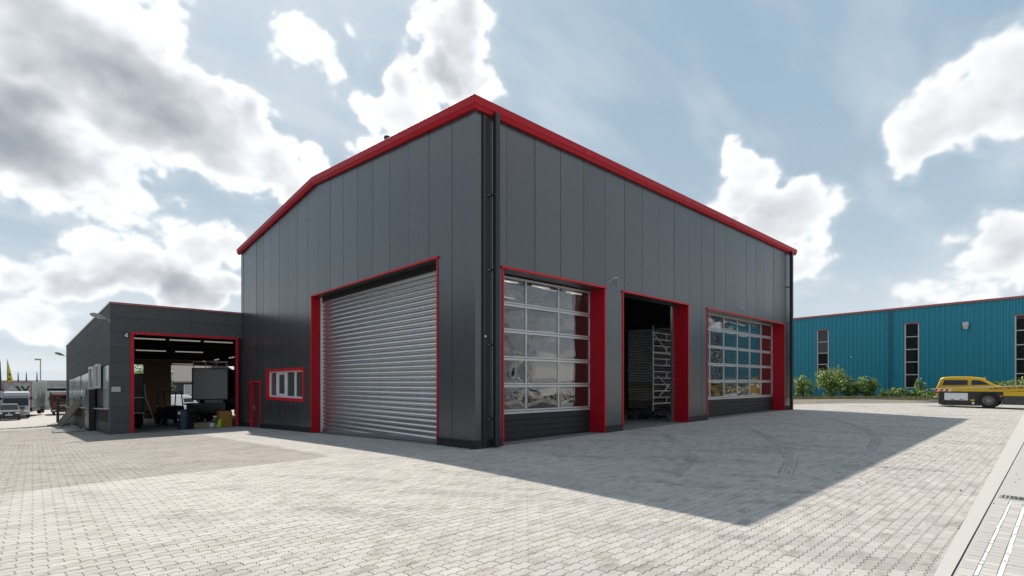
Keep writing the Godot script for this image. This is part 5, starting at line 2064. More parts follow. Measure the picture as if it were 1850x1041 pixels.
# ------------------------------------------------------------------ teal building on the right
func make_teal_hall() -> void:
	var t := thing("teal_hall", "long teal corrugated industrial hall with tall narrow windows and pale red roof edge", "hall", Vector3(49.49, 0.0, 0.45), atan2(-0.993, -0.12))
	var wins := [[-7.44, -6.38], [-0.20, 0.83], [6.86, 7.92], [14.2, 15.3], [20.4, 21.5]]
	var y0 := 1.2
	var y1 := 6.92
	var top := 8.28
	var a := -14.0
	var b := 24.0
	var pitch := 0.36
	var holes := []
	for w in wins:
		holes.append([w[0], w[1], y0, y1])
	# trapezoidal sheets, one part for each bay between the windows
	var bays := [a]
	for w in wins:
		bays.append(minf(w[1] + 2.5, b - 0.2))
	bays.append(b)
	for k in bays.size() - 1:
		var mb := MB.new()
		var x: float = bays[k]
		while x < bays[k + 1] - 0.01:
			for seg in [[0.0, 0.16, 0.0, 0.0], [0.16, 0.21, 0.0, 0.075], [0.21, 0.31, 0.075, 0.075], [0.31, 0.36, 0.075, 0.0]]:
				for s in strips(minf(x + seg[0], bays[k + 1]), minf(x + seg[1], bays[k + 1]), -0.3, top, holes):
					if s[1] - s[0] < 0.001:
						continue
					var u0: float = lerpf(seg[2], seg[3], (s[0] - x - seg[0]) / (seg[1] - seg[0]))
					var u1: float = lerpf(seg[2], seg[3], (s[1] - x - seg[0]) / (seg[1] - seg[0]))
					mb.quad(Vector3(s[0], s[2], u0), Vector3(s[1], s[2], u1), Vector3(s[1], s[3], u1), Vector3(s[0], s[3], u0))
			x += pitch
		part(t, "corrugated_sheet", mb, M.teal_sheet)
	var core := MB.new()
	for s in strips(a, b, -0.5, top, holes):
		core.box(Vector3(s[0], s[2], -0.3), Vector3(s[1], s[3], -0.02))
	core.box(Vector3(a, -0.5, -24.0), Vector3(b, top, -23.7))
	core.box(Vector3(a, -0.5, -23.7), Vector3(a + 0.3, top, -0.3))
	core.box(Vector3(b - 0.3, -0.5, -23.7), Vector3(b, top, -0.3))
	part(t, "wall_core", core, M.dark_wood)
	var rf := MB.new()
	rf.box(Vector3(a - 0.1, top - 0.02, -24.1), Vector3(b + 0.1, top + 0.06, 0.02))
	part(t, "roof", rf, M.roofing)
	var tr := MB.new()
	tr.bbox(Vector3(a - 0.15, top - 0.03, 0.021), Vector3(b + 0.15, top + 0.16, 0.15), 0.02)
	part(t, "roof_edge", tr, M.pale_red)
	for w in wins:
		var wn := Node3D.new()
		wn.name = "tall_window"
		t.add_child(wn, true)
		var f := MB.new()
		f.box(Vector3(w[0], y0, -0.1), Vector3(w[0] + 0.07, y1, 0.07))
		f.box(Vector3(w[1] - 0.07, y0, -0.1), Vector3(w[1], y1, 0.07))
		f.box(Vector3(w[0] + 0.07, y0, -0.1), Vector3(w[1] - 0.07, y0 + 0.08, 0.09))
		part(wn, "frame", f, M.pale_frame)
		var hd := MB.new()
		hd.box(Vector3(w[0] - 0.05, y1 - 0.04, -0.1), Vector3(w[1] + 0.05, y1 + 0.06, 0.09))
		part(wn, "head_flashing", hd, M.pale_red)
		for k in 5:
			var ya := y0 + 0.08 + k * (y1 - y0 - 0.12) / 5.0
			var yb := y0 + 0.08 + (k + 1) * (y1 - y0 - 0.12) / 5.0
			var p := MB.new()
			p.box(Vector3(w[0] + 0.07, ya + 0.03, -0.04), Vector3(w[1] - 0.07, yb - 0.03, -0.03))
			part(wn, "pane", p, M.tinted_glass)
			if k > 0:
				var bar := MB.new()
				bar.box(Vector3(w[0] + 0.07, ya - 0.035, -0.06), Vector3(w[1] - 0.07, ya + 0.03, 0.05))
				part(wn, "glazing_bar", bar, M.pale_frame)
	var dp := MB.new()
	dp.box(Vector3(-1.42, 0.0, 0.05), Vector3(-1.12, top - 0.05, 0.16))
	part(t, "downpipe", dp, M.teal_trim)
	var lp := MB.new()
	lp.box(Vector3(3.80, 6.45, 0.05), Vector3(4.16, 6.68, 0.34))
	lp.hexa([Vector3(3.86, 6.12, 0.26), Vector3(4.08, 6.12, 0.26), Vector3(4.08, 6.12, 0.1), Vector3(3.86, 6.12, 0.1), Vector3(3.80, 6.45, 0.34), Vector3(4.16, 6.45, 0.34), Vector3(4.16, 6.45, 0.05), Vector3(3.80, 6.45, 0.05)])
	var lo := part(self, numbered("flood_lamp"), lp, M.pale_frame)
	lo.transform = t.transform
	tag(lo, "small pale flood lamp high on the teal wall", "lamp")
	var vt := MB.new()
	vt.cyl(Vector3(-4.4, 4.15, 0.05), Vector3(-4.4, 4.15, 0.14), 0.07, 0.07, 10)
	part(t, "vent_cap", vt, M.pale_frame)


func make_verge() -> void:
	# soil strip with grass along the teal wall
	var mb := MB.new()
	var d := Vector2(-0.12, 0.993)
	var o := Vector2(-0.993, -0.12)
	var p := Vector2(49.49, 0.45)
	var k := -13.0
	while k < 30.0:
		var w0 := 8.6 + sin(k * 0.7) * 0.25
		var w1 := 8.6 + sin((k + 1.0) * 0.7) * 0.25
		var a := p + d * k + o * 0.1
		var b := p + d * (k + 1.0) + o * 0.1
		var c := p + d * (k + 1.0) + o * w1
		var e := p + d * k + o * w0
		mb.quad(on(e.x, e.y, 0.02), on(c.x, c.y, 0.02), on(b.x, b.y, 0.06), on(a.x, a.y, 0.06))
		k += 1.0
	structure("verge", mb, M.soil, "strip of bare soil and weeds along the teal wall")
	var mm := MultiMesh.new()
	mm.transform_format = MultiMesh.TRANSFORM_3D
	mm.use_colors = true
	var bl := MB.new()
	bl.tri(Vector3(-0.012, 0, 0), Vector3(0.012, 0, 0), Vector3(0.03, 1, 0.25))
	bl.tri(Vector3(0, 0, -0.012), Vector3(0, 0, 0.012), Vector3(-0.2, 0.8, 0.05))
	bl.tri(Vector3(0.03, 0, 0), Vector3(0.04, 0, 0.02), Vector3(0.2, 0.7, -0.1))
	mm.mesh = bl.mesh(M.grass_blade)
	M.grass_blade.vertex_color_use_as_albedo = true
	M.grass_blade.albedo_color = Color.WHITE
	mm.instance_count = 9000
	for i in 9000:
		var u := rng.randf_range(-12.0, 14.0)
		var w := rng.randf_range(0.3, 8.5) if rng.randf() < 0.35 else rng.randf_range(5.6, 8.7)
		var q := p + d * u + o * w
		var s := rng.randf_range(0.12, 0.34)
		mm.set_instance_transform(i, Transform3D(Basis(Vector3.UP, rng.randf() * TAU).scaled(Vector3(s * 1.8, s, s * 1.8)), on(q.x, q.y, 0.02)))
		var dry := rng.randf()
		mm.set_instance_color(i, Color(0.10, 0.13, 0.035).lerp(Color(0.26, 0.23, 0.10), dry * dry))
	var mi := MultiMeshInstance3D.new()
	mi.name = "grass"
	mi.multimesh = mm
	add_child(mi)
	tag(mi, "short dry grass on the verge below the teal wall", "grass", "", "stuff")
	bush("bush", "rounded shrub next to the dark hall corner", on(43.71, -6.1), 1.75, 2.1, 900, 1, 0.10, 101)
	bush("bush", "tallest leafy shrub in front of a narrow window", on(44.47, -4.07), 2.4, 3.05, 1700, 1, 0.11, 102)
	bush("bush", "dense dark shrub right beside the tallest one", on(43.95, -2.52), 1.75, 1.95, 1000, 0, 0.10, 103)
	bush("bush", "broad rounded shrub at the end of the shrub row", on(44.41, -1.43), 1.9, 2.0, 1100, 0, 0.10, 104)
	var sp := [[43.11, 0.09, 0.9, 0.75], [43.33, 0.96, 1.1, 0.9], [43.52, 1.8, 1.0, 0.8], [43.05, 2.73, 1.1, 0.75], [44.86, 0.31, 1.0, 1.0], [45.19, 1.96, 0.9, 1.9], [42.6, 3.7, 1.0, 0.8]]
	for i in sp.size():
		var names := ["low weed clump just right of the shrub row", "low weed clump below the teal wall, second in the line", "low weed clump below the teal wall, middle of the line", "low weed clump close to the yellow van", "weed clump hard against the teal wall under the window", "thin tall weed growing up the window frame", "low weed clump hidden behind the flatbed tip"]
		bush("weed_clump", names[i], on(sp[i][0], sp[i][1]), sp[i][2], sp[i][3], 320, 1 if i % 2 else 0, 0.075, 200 + i, "weed")
	var hd := [[42.82, 5.88], [42.73, 6.55], [42.76, 7.25], [42.78, 7.95], [42.8, 8.7], [42.8, 9.5]]
	for i in hd.size():
		var names := ["pale green shrub behind the van windscreen", "pale green shrub behind the flatbed, second from the van", "pale green shrub behind the flatbed, third from the van", "pale green shrub behind the flatbed near the picture edge", "pale green shrub at the picture edge behind the flatbed", "pale green shrub beyond the picture edge"]
		bush("hedge_shrub", names[i], on(hd[i][0], hd[i][1]), 1.15, 1.62 + 0.06 * (i % 3), 700, 1, 0.10, 300 + i)


# ------------------------------------------------------------------ vehicles on the right
func make_flatbed() -> void:
	# parked along the teal hall: local x runs from its tail to its cab, z towards the yard
	var t := thing("flatbed_truck", "yellow recovery truck with a low flatbed and lettered side", "truck", on(30.9, 6.8) + Vector3(0, 0, -2.15), -PI / 2)
	var bed := MB.new()
	bed.prism(PackedVector2Array([Vector2(0.0, 1.03), Vector2(0.3, 0.93), Vector2(0.8, 0.91), Vector2(5.7, 1.03), Vector2(5.7, 1.34), Vector2(3.9, 1.25), Vector2(0.5, 1.075)]), -2.1, 0.0)
	part(t, "bed", bed, M.yellow_paint)
	var deck := MB.new()
	deck.hexa([Vector3(-0.02, 1.045, 0.03), Vector3(5.7, 1.345, 0.03), Vector3(5.7, 1.345, -2.12), Vector3(-0.02, 1.045, -2.12), Vector3(-0.02, 1.07, 0.03), Vector3(5.7, 1.375, 0.03), Vector3(5.7, 1.375, -2.12), Vector3(-0.02, 1.07, -2.12)])
	part(t, "deck_edge", deck, M.pale_frame)
	for k in 6:
		var st := MB.new()
		var xa := 0.18 + k * 0.12
		st.prism(PackedVector2Array([Vector2(xa, 0.93), Vector2(xa + 0.11, 0.93), Vector2(xa + 0.18, 1.045), Vector2(xa + 0.07, 1.045)]), 0.001, 0.006)
		part(t, "warning_stripe", st, M.red_lens if k % 2 == 0 else M.white_paint)
	var fr := MB.new()
	fr.box(Vector3(0.4, 0.5, -1.6), Vector3(5.5, 0.9, -0.35))
	fr.box(Vector3(0.37, 0.16, -0.35), Vector3(0.62, 0.9, -0.03))
	fr.box(Vector3(1.65, 0.45, -0.35), Vector3(3.1, 0.92, -0.12))
	fr.box(Vector3(0.5, 0.12, -1.4), Vector3(2.1, 0.42, -0.15))
	part(t, "chassis", fr, M.dark_paint)
	var bx := MB.new()
	bx.bbox(Vector3(0.63, 0.42, -0.4), Vector3(1.64, 0.84, 0.01), 0.015)
	var bxo := part(t, "tool_box", bx, M.white_metal)
	var lid := MB.new()
	lid.bbox(Vector3(0.71, 0.47, 0.01), Vector3(1.57, 0.80, 0.03), 0.008)
	part(bxo, "lid", lid, M.white_paint)
	for xx in [0.92, 1.3]:
		var h := MB.new()
		h.box(Vector3(xx, 0.45, 0.03), Vector3(xx + 0.14, 0.48, 0.045))
		part(bxo, "latch", h, M.dark_paint)
	for z in [-0.17, -1.75]:
		wheel(t, Vector3(2.49, 0.425, z), 0.425, 0.34, Vector3(0, 0, 1))
	for k in 10:
		var bt := MB.new()
		var an := TAU * k / 10.0
		var c := Vector3(2.49 + cos(an) * 0.17, 0.425 + sin(an) * 0.17, -0.1)
		bt.cyl(c, c + Vector3(0, 0, 0.06), 0.02, 0.02, 6)
		part(t, "wheel_nut", bt, M.dark_paint)
	var mg := MB.new()
	for k in 10:
		var a0 := PI * (0.06 + 0.88 * k / 10.0)
		var a1 := PI * (0.06 + 0.88 * (k + 1) / 10.0)
		if k == 4 or k == 5:
			continue
		mg.bar(Vector3(2.49 + cos(a0) * 0.53, 0.425 + sin(a0) * 0.47, -0.17), Vector3(2.49 + cos(a1) * 0.53, 0.425 + sin(a1) * 0.47, -0.17), 0.36, 0.025, Vector3.UP)
	mg.box(Vector3(2.99, 0.18, -0.34), Vector3(3.02, 0.46, 0.0))
	mg.box(Vector3(1.96, 0.25, -0.34), Vector3(1.985, 0.46, 0.0))
	part(t, "mudguard", mg, M.dark_paint)
	var sk := MB.new()
	sk.bbox(Vector3(3.06, 0.22, -0.35), Vector3(5.2, 0.68, -0.01), 0.02)
	part(t, "side_skirt", sk, M.grey_paint)
	var yb := MB.new()
	yb.bbox(Vector3(3.08, 0.69, -0.4), Vector3(5.5, 0.96, 0.005), 0.015)
	part(t, "side_locker", yb, M.yellow_paint)
	var ol := MB.new()
	ol.box(Vector3(2.92, 0.66, -0.05), Vector3(3.05, 0.72, 0.0))
	part(t, "side_lamp", ol, M.orange_lens)
	var yc := MB.new()
	yc.cyl(Vector3(1.75, 0.43, -0.08), Vector3(1.92, 0.43, -0.08), 0.06, 0.06, 12)
	part(t, "air_tank", yc, M.yellow_paint)
	var wl := MB.new()
	wl.lathe(Vector3(1.86, 0.27, -0.06), Vector3(0, 0, 1), [[0.0, 0.0], [0.06, 0.0], [0.06, 0.03], [0.0, 0.04]], 14)
	part(t, "work_lamp", wl, M.lamp_lens)
	var tow := MB.new()
	tow.bar(Vector3(0.5, 0.30, -0.5), Vector3(0.0, 0.30, -0.5), 0.34, 0.08)
	tow.bar(Vector3(0.0, 0.30, -0.5), Vector3(-0.33, 0.24, -0.5), 0.6, 0.045)
	tow.bar(Vector3(0.35, 0.34, -0.15), Vector3(0.0, 0.40, -0.15), 0.10, 0.05)
	part(t, "tow_arm", tow, M.lamp_housing)
	var tm := TextMesh.new()
	tm.text = "05171 / 56 37 399"
	tm.font_size = 48
	tm.pixel_size = 0.0030
	tm.depth = 0.006
	tm.horizontal_alignment = HORIZONTAL_ALIGNMENT_LEFT
	var ft := SystemFont.new()
	ft.font_names = PackedStringArray(["Droid Sans"])
	ft.font_weight = 700
	tm.font = ft
	tm.material = M.dark_paint
	var x := inst(t, "lettering", tm)
	x.position = Vector3(2.70, 1.09, 0.006)
	x.rotation.z = 0.05
	var hs := MB.new()
	hs.lathe(Vector3(2.60, 1.085, 0.0), Vector3(0, 0, 1), [[0.03, 0.0], [0.05, 0.0], [0.05, 0.006], [0.03, 0.006]], 14)
	part(t, "handset_mark", hs, M.dark_paint)
	# cab, beyond the picture edge
	var cb := MB.new()
	cb.loft([[5.75, 0.4, 1.1], [7.4, 0.35, 1.1], [7.5, 1.2, 1.1], [7.2, 2.4, 1.0], [5.8, 2.5, 1.0]], 0.06)
	var cbo := part(t, "cab", cb, M.yellow_paint)
	cbo.position = Vector3(0, 0, -1.05)
	for z in [-0.17, -1.8]:
		wheel(t, Vector3(6.5, 0.45, z), 0.45, 0.3, Vector3(0, 0, 1))


func make_yellow_van() -> void:
	var t := thing("yellow_van", "yellow high-roofed van parked behind the flatbed truck", "van", on(38.45, 4.3) + Vector3(0, 0, -0.32), -PI / 2)
	var k := 0.83
	var b := MB.new()
	var prof := [[0.05, 0.35, 0.86], [3.9, 0.32, 0.86], [4.25, 0.5, 0.84], [4.28, 0.85, 0.82], [3.75, 1.13, 0.82], [3.55, 1.20, 0.80], [2.98, 1.55, 0.70], [2.7, 1.66, 0.67], [2.0, 1.735, 0.66], [1.0, 1.74, 0.66], [0.45, 1.70, 0.66], [0.27, 1.60, 0.68], [0.06, 1.05, 0.82], [0.0, 0.7, 0.86]]
	for p in prof:
		p[0] *= k
	b.loft(prof, 0.05)
	var bo := part(t, "body", b, M.yellow_paint)
	# side windows lie on the leaning upper body
	var side := func(pts: Array, called: String, m: Material) -> void:
		var mb := MB.new()
		var ring := []
		for p in pts:
			var zz := lerpf(0.815, 0.695, clampf((p[1] - 1.13) / 0.47, 0.0, 1.0)) + 0.006
			ring.append(Vector3(p[0] * k, p[1], zz))
		for i in range(1, ring.size() - 1):
			mb.tri(ring[0], ring[i], ring[i + 1])
		for i in ring.size():
			var j := (i + 1) % ring.size()
			mb.quad(ring[j] - Vector3(0, 0, 0.02), ring[j], ring[i], ring[i] - Vector3(0, 0, 0.02))
		part(bo, called, mb, m)
	side.call([[0.42, 1.16], [1.95, 1.18], [1.96, 1.50], [0.52, 1.50]], "rear_window", M.dark_glass)
	side.call([[2.18, 1.18], [3.24, 1.20], [2.85, 1.42], [2.60, 1.49], [2.20, 1.50]], "front_window", M.dark_glass)
	var ws := MB.new()
	ws.hexa([Vector3(3.57 * k, 1.20, 0.70), Vector3(3.60 * k, 1.20, 0.70), Vector3(3.60 * k, 1.20, -0.70), Vector3(3.57 * k, 1.20, -0.70), Vector3(2.98 * k, 1.56, 0.62), Vector3(3.02 * k, 1.57, 0.62), Vector3(3.02 * k, 1.57, -0.62), Vector3(2.98 * k, 1.56, -0.62)])
	part(bo, "windscreen", ws, M.dark_glass)
	var tl := MB.new()
	tl.box(Vector3(-0.02, 0.62, 0.72), Vector3(0.12, 0.94, 0.875))
	part(t, "tail_light", tl, M.red_lens)
	var tw := MB.new()
	tw.box(Vector3(-0.03, 0.72, 0.74), Vector3(0.11, 0.84, 0.88))
	part(t, "reversing_light", tw, M.white_paint)
	var bp := MB.new()
	bp.bbox(Vector3(-0.12, 0.26, -0.86), Vector3(0.35, 0.40, 0.88), 0.04)
	part(t, "bumper", bp, M.lamp_housing)
	for x in [0.65, 2.9]:
		for z in [-0.76, 0.76]:
			wheel(t, Vector3(x, 0.31, z), 0.31, 0.2, Vector3(0, 0, 1))


# ------------------------------------------------------------------ left background
func make_left_yard() -> void:
	# the car facing the camera; local +z is its front
	var c := thing("parked_car", "dark grey car facing the yard, in front of the motorhome", "car", on(-10.25, -61.3))
	var b := MB.new()
	b.loft([[-4.4, 0.35, 0.86], [0.0, 0.28, 0.84], [0.08, 0.62, 0.82], [-0.1, 0.88, 0.82], [-1.05, 1.02, 0.82], [-1.15, 1.05, 0.80], [-1.85, 1.55, 0.62], [-2.3, 1.62, 0.60], [-3.6, 1.58, 0.60], [-4.35, 1.05, 0.78]], 0.06)
	var bo := part(c, "body", b, M.grey_paint)
	bo.rotation.y = -PI / 2
	var hw := MB.new()
	hw.hexa([Vector3(-0.70, 1.07, -1.10), Vector3(0.70, 1.07, -1.10), Vector3(0.70, 1.07, -1.16), Vector3(-0.70, 1.07, -1.16), Vector3(-0.56, 1.53, -1.77), Vector3(0.56, 1.53, -1.77), Vector3(0.56, 1.53, -1.83), Vector3(-0.56, 1.53, -1.83)])
	part(c, "windscreen", hw, M.dark_glass)
	var gr := MB.new()
	gr.box(Vector3(-0.78, 0.36, 0.0), Vector3(0.78, 0.58, 0.09))
	gr.box(Vector3(-0.45, 0.66, -0.02), Vector3(0.45, 0.78, 0.07))
	part(c, "grille", gr, M.dark_paint)
	for s in [-1, 1]:
		var hl := MB.new()
		hl.box(Vector3(s * 0.64 - 0.16, 0.66, -0.08), Vector3(s * 0.64 + 0.16, 0.80, 0.06))
		part(c, "headlight", hl, M.lamp_lens)
		var mr := MB.new()
		mr.bbox(Vector3(s * 0.97 - 0.10, 1.02, -1.35), Vector3(s * 0.97 + 0.10, 1.16, -1.2), 0.03)
		part(c, "mirror", mr, M.grey_paint)
		for z in [-0.75, -3.4]:
			wheel(c, Vector3(s * 0.76, 0.33, z), 0.33, 0.22, Vector3(1, 0, 0))
	var np := MB.new()
	np.box(Vector3(-0.26, 0.5, 0.09), Vector3(0.26, 0.61, 0.11))
	part(c, "number_plate", np, M.white_paint)
	var em := MB.new()
	em.lathe(Vector3(0, 0.73, 0.07), Vector3(0, 0, 1), [[0.0, 0.012], [0.06, 0.01], [0.06, 0.0]], 12)
	part(c, "emblem", em, M.lamp_lens)
	# motorhome
	var m := thing("motorhome", "silver motorhome with a wide windscreen behind the parked car", "motorhome", on(-9.85, -67.6))
	var mb := MB.new()
	mb.loft([[-6.0, 0.4, 1.12], [0.0, 0.4, 1.12], [0.1, 0.9, 1.12], [0.0, 1.4, 1.12], [-0.35, 2.35, 1.10], [-0.25, 2.5, 1.12], [-0.5, 2.85, 1.08], [-1.4, 2.95, 1.06], [-6.0, 2.95, 1.08]], 0.10)
	var mo := part(m, "body", mb, M.silver_paint)
	mo.rotation.y = -PI / 2
	var mw := MB.new()
	mw.hexa([Vector3(-1.02, 1.42, 0.02), Vector3(1.02, 1.42, 0.02), Vector3(1.02, 1.42, -0.04), Vector3(-1.02, 1.42, -0.04), Vector3(-1.0, 2.28, -0.28), Vector3(1.0, 2.28, -0.28), Vector3(1.0, 2.28, -0.34), Vector3(-1.0, 2.28, -0.34)])
	part(m, "windscreen", mw, M.dark_glass)
	for s in [-1, 1]:
		var r := MB.new()
		r.bbox(Vector3(s * 1.24 - 0.12, 2.05, -0.3), Vector3(s * 1.24 + 0.12, 2.4, -0.12), 0.03)
		part(m, "mirror", r, M.dark_paint)
		var l := MB.new()
		l.box(Vector3(s * 0.85 - 0.2, 0.75, 0.04), Vector3(s * 0.85 + 0.2, 0.95, 0.14))
		part(m, "headlight", l, M.lamp_lens)
		for z in [-1.0, -4.6]:
			wheel(m, Vector3(s * 1.0, 0.36, z), 0.36, 0.24, Vector3(1, 0, 0))
	var mg := MB.new()
	mg.box(Vector3(-0.7, 1.0, 0.06), Vector3(0.7, 1.3, 0.1))
	part(m, "grille", mg, M.grey_paint)
	# semi-trailer with the green emblem
	var t := thing("semi_trailer", "white semi-trailer with a green winged mark and grey-green side", "trailer", on(-9.85, -75.2), -0.13)
	var tf := MB.new()
	tf.box(Vector3(-1.28, 1.1, -0.06), Vector3(1.28, 4.25, 0.0))
	part(t, "front_wall", tf, M.light_wall)
	var tb := MB.new()
	tb.bbox(Vector3(-1.28, 1.1, -12.5), Vector3(1.28, 4.27, -0.061), 0.03)
	part(t, "side_tarpaulin", tb, M.green_grey)
	var te := MB.new()
	te.box(Vector3(-1.3, 4.2, 0.001), Vector3(1.3, 4.28, 0.04))
	te.box(Vector3(1.2, 1.1, 0.001), Vector3(1.3, 4.2, 0.04))
	te.box(Vector3(-1.3, 1.1, 0.001), Vector3(-1.2, 4.2, 0.04))
	part(t, "frame_edge", te, M.pale_red)
	for s in [[Vector2(-0.25, 3.75), Vector2(0.05, 3.75), Vector2(0.42, 3.1), Vector2(0.15, 3.1)], [Vector2(0.22, 3.75), Vector2(0.48, 3.75), Vector2(0.75, 3.3), Vector2(0.62, 3.1), Vector2(0.52, 3.25)], [Vector2(0.62, 3.1), Vector2(0.85, 3.1), Vector2(1.15, 3.85), Vector2(0.95, 3.8)]]:
		var lg := MB.new()
		lg.prism(PackedVector2Array(s), 0.001, 0.012)
		part(t, "emblem", lg, M.logo_green)
	var ud := MB.new()
	ud.box(Vector3(-1.1, 0.55, -11.5), Vector3(1.2, 1.09, -1.0))
	part(t, "chassis", ud, M.dark_paint)
	for z in [-7.5, -8.8, -10.1]:
		for s in [-1, 1]:
			wheel(t, Vector3(s * 1.05, 0.5, z), 0.5, 0.36, Vector3(1, 0, 0))
	for z in [-3.0, -6.5]:
		var w := MB.new()
		w.box(Vector3(1.281, 2.1, z - 0.5), Vector3(1.287, 2.9, z + 0.5))
		part(t, "side_mark", w, M.light_wall)
	# maroon truck
	var r := thing("maroon_truck", "dark red truck facing the yard, half hidden by the low workshop", "truck", on(-5.5, -77.6))
	var rb := MB.new()
	rb.bbox(Vector3(-1.22, 0.75, -2.0), Vector3(1.22, 2.75, 0.0), 0.12)
	part(r, "cab", rb, M.maroon_paint)
	var rw := MB.new()
	rw.box(Vector3(-1.05, 1.62, 0.0), Vector3(1.05, 2.45, 0.03))
	part(r, "windscreen", rw, M.dark_glass)
	for k in 3:
		var g := MB.new()
		g.box(Vector3(-0.75, 0.95 + k * 0.2, 0.0), Vector3(0.75, 1.07 + k * 0.2, 0.04))
		part(r, "grille_bar", g, M.silver_paint if k == 1 else M.dark_paint)
	var rbm := MB.new()
	rbm.bbox(Vector3(-1.24, 0.35, -0.4), Vector3(1.24, 0.78, 0.1), 0.05)
	part(r, "bumper", rbm, M.grey_paint)
	for s in [-1, 1]:
		var l := MB.new()
		l.box(Vector3(s * 0.95 - 0.15, 0.5, 0.1), Vector3(s * 0.95 + 0.15, 0.66, 0.12))
		part(r, "headlight", l, M.lamp_lens)
		wheel(r, Vector3(s * 0.95, 0.5, -1.0), 0.5, 0.3, Vector3(1, 0, 0))
		var mi := MB.new()
		mi.box(Vector3(s * 1.36 - 0.1, 1.9, -0.2), Vector3(s * 1.36 + 0.1, 2.4, -0.1))
		part(r, "mirror", mi, M.dark_paint)
	var rbx := MB.new()
	rbx.box(Vector3(-1.25, 1.0, -8.5), Vector3(1.25, 2.9, -2.2))
	part(r, "cargo_body", rbx, M.grey_paint)
	# warehouse far behind
	var w := thing("far_warehouse", "long pale low warehouse far behind the parked trucks", "warehouse", Vector3(-8.0, -3.4, -118.0))
	var ww := MB.new()
	ww.box(Vector3(-30, 0, -14), Vector3(30, 4.6, 0))
	part(w, "wall", ww, M.light_wall)
	var wr := MB.new()
	wr.box(Vector3(-30.3, 4.6, -14.3), Vector3(30.3, 5.5, 0.3))
	part(w, "roof", wr, M.lamp_housing)
	var wb := MB.new()
	wb.box(Vector3(-30, 3.6, 0.0), Vector3(30, 4.0, 0.05))
	part(w, "window_band", wb, M.dark_glass)
	# street lamp, flags
	var sl := thing("street_lamp", "tall grey street lamp beyond the trailers", "street lamp", on(-7.6, -97.0))
	var sp := MB.new()
	sp.cyl(Vector3.ZERO, Vector3(0, 8.2, 0), 0.10, 0.07, 10)
	part(sl, "pole", sp, M.lamp_housing)
	var sh := MB.new()
	sh.hexa([Vector3(-0.75, 8.1, 0.15), Vector3(0.1, 8.1, 0.15), Vector3(0.1, 8.1, -0.15), Vector3(-0.75, 8.1, -0.15), Vector3(-0.6, 8.35, 0.12), Vector3(0.1, 8.3, 0.12), Vector3(0.1, 8.3, -0.12), Vector3(-0.6, 8.35, -0.12)])
	part(sl, "head", sh, M.lamp_housing)
	var fl := thing("yellow_banner", "yellow tapering banner flag with dark marks behind the trailer", "flag", on(-11.25, -93.0))
	var fp := MB.new()
	fp.cyl(Vector3.ZERO, Vector3(0, 8.0, 0), 0.05, 0.03, 8)
	part(fl, "pole", fp, M.flag_dark)
	var fb := MB.new()
	fb.prism(PackedVector2Array([Vector2(0.02, 3.2), Vector2(0.9, 3.4), Vector2(0.62, 4.9), Vector2(0.3, 6.6), Vector2(0.05, 7.9)]), -0.015, 0.015)
	part(fl, "cloth", fb, M.banner_yellow)
	for k in 3:
		var mk := MB.new()
		mk.prism(PackedVector2Array([Vector2(0.12, 4.3 + k * 0.7), Vector2(0.32, 4.15 + k * 0.7), Vector2(0.38, 4.4 + k * 0.7), Vector2(0.18, 4.65 + k * 0.7)]), 0.016, 0.02)
		part(fl, "mark", mk, M.dark_paint)
	var fx := [[-10.3, -105.8, 6.6, "dark furled flag just right of the yellow banner"], [-9.3, -104.9, 6.6, "dark furled flag in the middle of the row"], [-8.0, -103.7, 6.6, "dark furled flag next to the street lamp"], [-11.8, -86.9, 7.6, "tall dark furled flag at the picture edge"]]
	for k in fx:
		var f := thing("furled_flag", k[3], "flag", on(k[0], k[1]), 0.0, "furled flags behind the trailer")
		var p := MB.new()
		p.cyl(Vector3.ZERO, Vector3(0, k[2], 0), 0.05, 0.03, 8)
		part(f, "pole", p, M.flag_dark)
		var cl := MB.new()
		cl.cyl(Vector3(0.02, k[2] * 0.45, 0), Vector3(0.02, k[2] * 0.96, 0), 0.20, 0.05, 8)
		part(f, "cloth", cl, M.flag_dark)
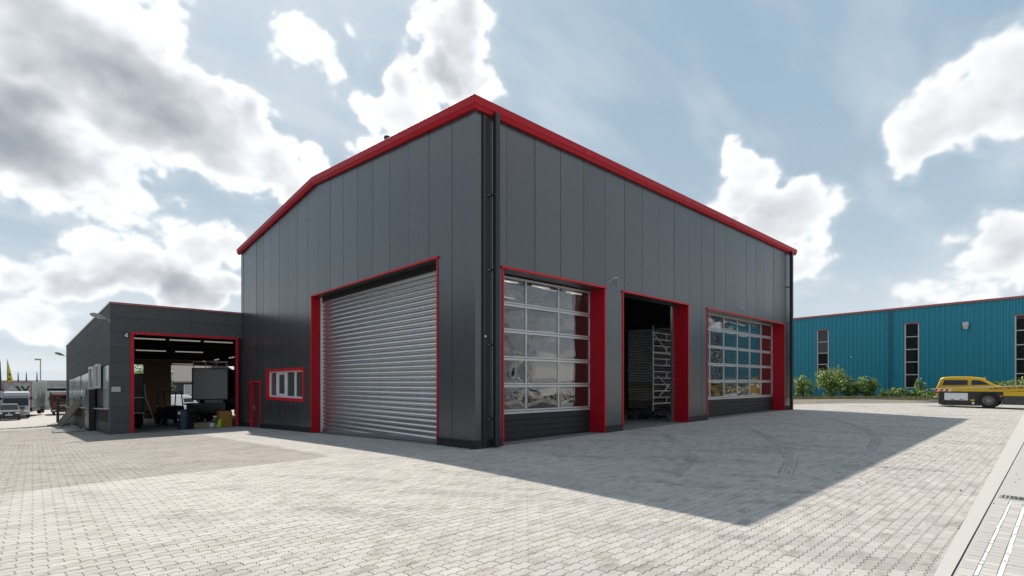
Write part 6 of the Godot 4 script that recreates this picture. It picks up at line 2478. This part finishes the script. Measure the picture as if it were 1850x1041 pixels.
	# what the glossy gable and the door panes mirror, outside the picture
	var g := thing("neighbour_hall", "dark grey neighbouring hall left of the yard, mirrored in the gable", "hall", Vector3(-30.0, -1.5, -44.0))
	var gb := MB.new()
	gb.box(Vector3(-14, -1.5, -34), Vector3(13, 9.5, 26))
	part(g, "wall", gb, M.cladding_b)
	var gr2 := MB.new()
	gr2.box(Vector3(-14.2, 9.5, -34.2), Vector3(13.2, 9.9, 26.2))
	part(g, "roof_edge", gr2, M.roofing)
	for k in 8:
		var wn := MB.new()
		wn.box(Vector3(13.0, 2.5, -30 + k * 6.8), Vector3(13.05, 4.0, -27 + k * 6.8))
		part(g, "window", wn, M.dark_glass)
	var o := thing("office_block", "plain pale office block across the road, mirrored in the door panes", "building", on(24.0, 46.0))
	var ob := MB.new()
	ob.box(Vector3(-16, -1, 0), Vector3(22, 8.0, 12))
	part(o, "wall", ob, M.grey_wall)
	for j in 2:
		for k in 9:
			var wn := MB.new()
			wn.box(Vector3(-14 + k * 4.0, 1.2 + j * 3.4, -0.05), Vector3(-11.8 + k * 4.0, 3.0 + j * 3.4, 0.0))
			part(o, "window", wn, M.dark_glass)
	var vt := thing("box_truck", "white box truck parked across the road, mirrored in the door panes", "truck", on(21.5, 15.6), 0.03)
	var vb := MB.new()
	vb.bbox(Vector3(-3.0, 0.9, -1.2), Vector3(6.0, 3.5, 1.2), 0.05)
	part(vt, "cargo_box", vb, M.white_paint)
	var vc := MB.new()
	vc.bbox(Vector3(-5.0, 0.6, -1.15), Vector3(-3.05, 2.8, 1.15), 0.15)
	part(vt, "cab", vc, M.white_paint)
	var vw := MB.new()
	vw.box(Vector3(-4.6, 1.7, -1.18), Vector3(-3.5, 2.5, -1.15))
	part(vt, "side_window", vw, M.dark_glass)
	for x in [-4.2, 1.5]:
		for z in [-0.95, 0.95]:
			wheel(vt, Vector3(x, 0.48, z), 0.48, 0.3, Vector3(0, 0, 1))


func _ready() -> void:
	rng.seed = 20240611
	setting_up()
	materials()
	make_ground()
	make_paving()
	make_hall()
	make_low_workshop()
	make_teal_hall()
	make_verge()
	make_scaffold()
	make_flatbed()
	make_yellow_van()
	make_left_yard()
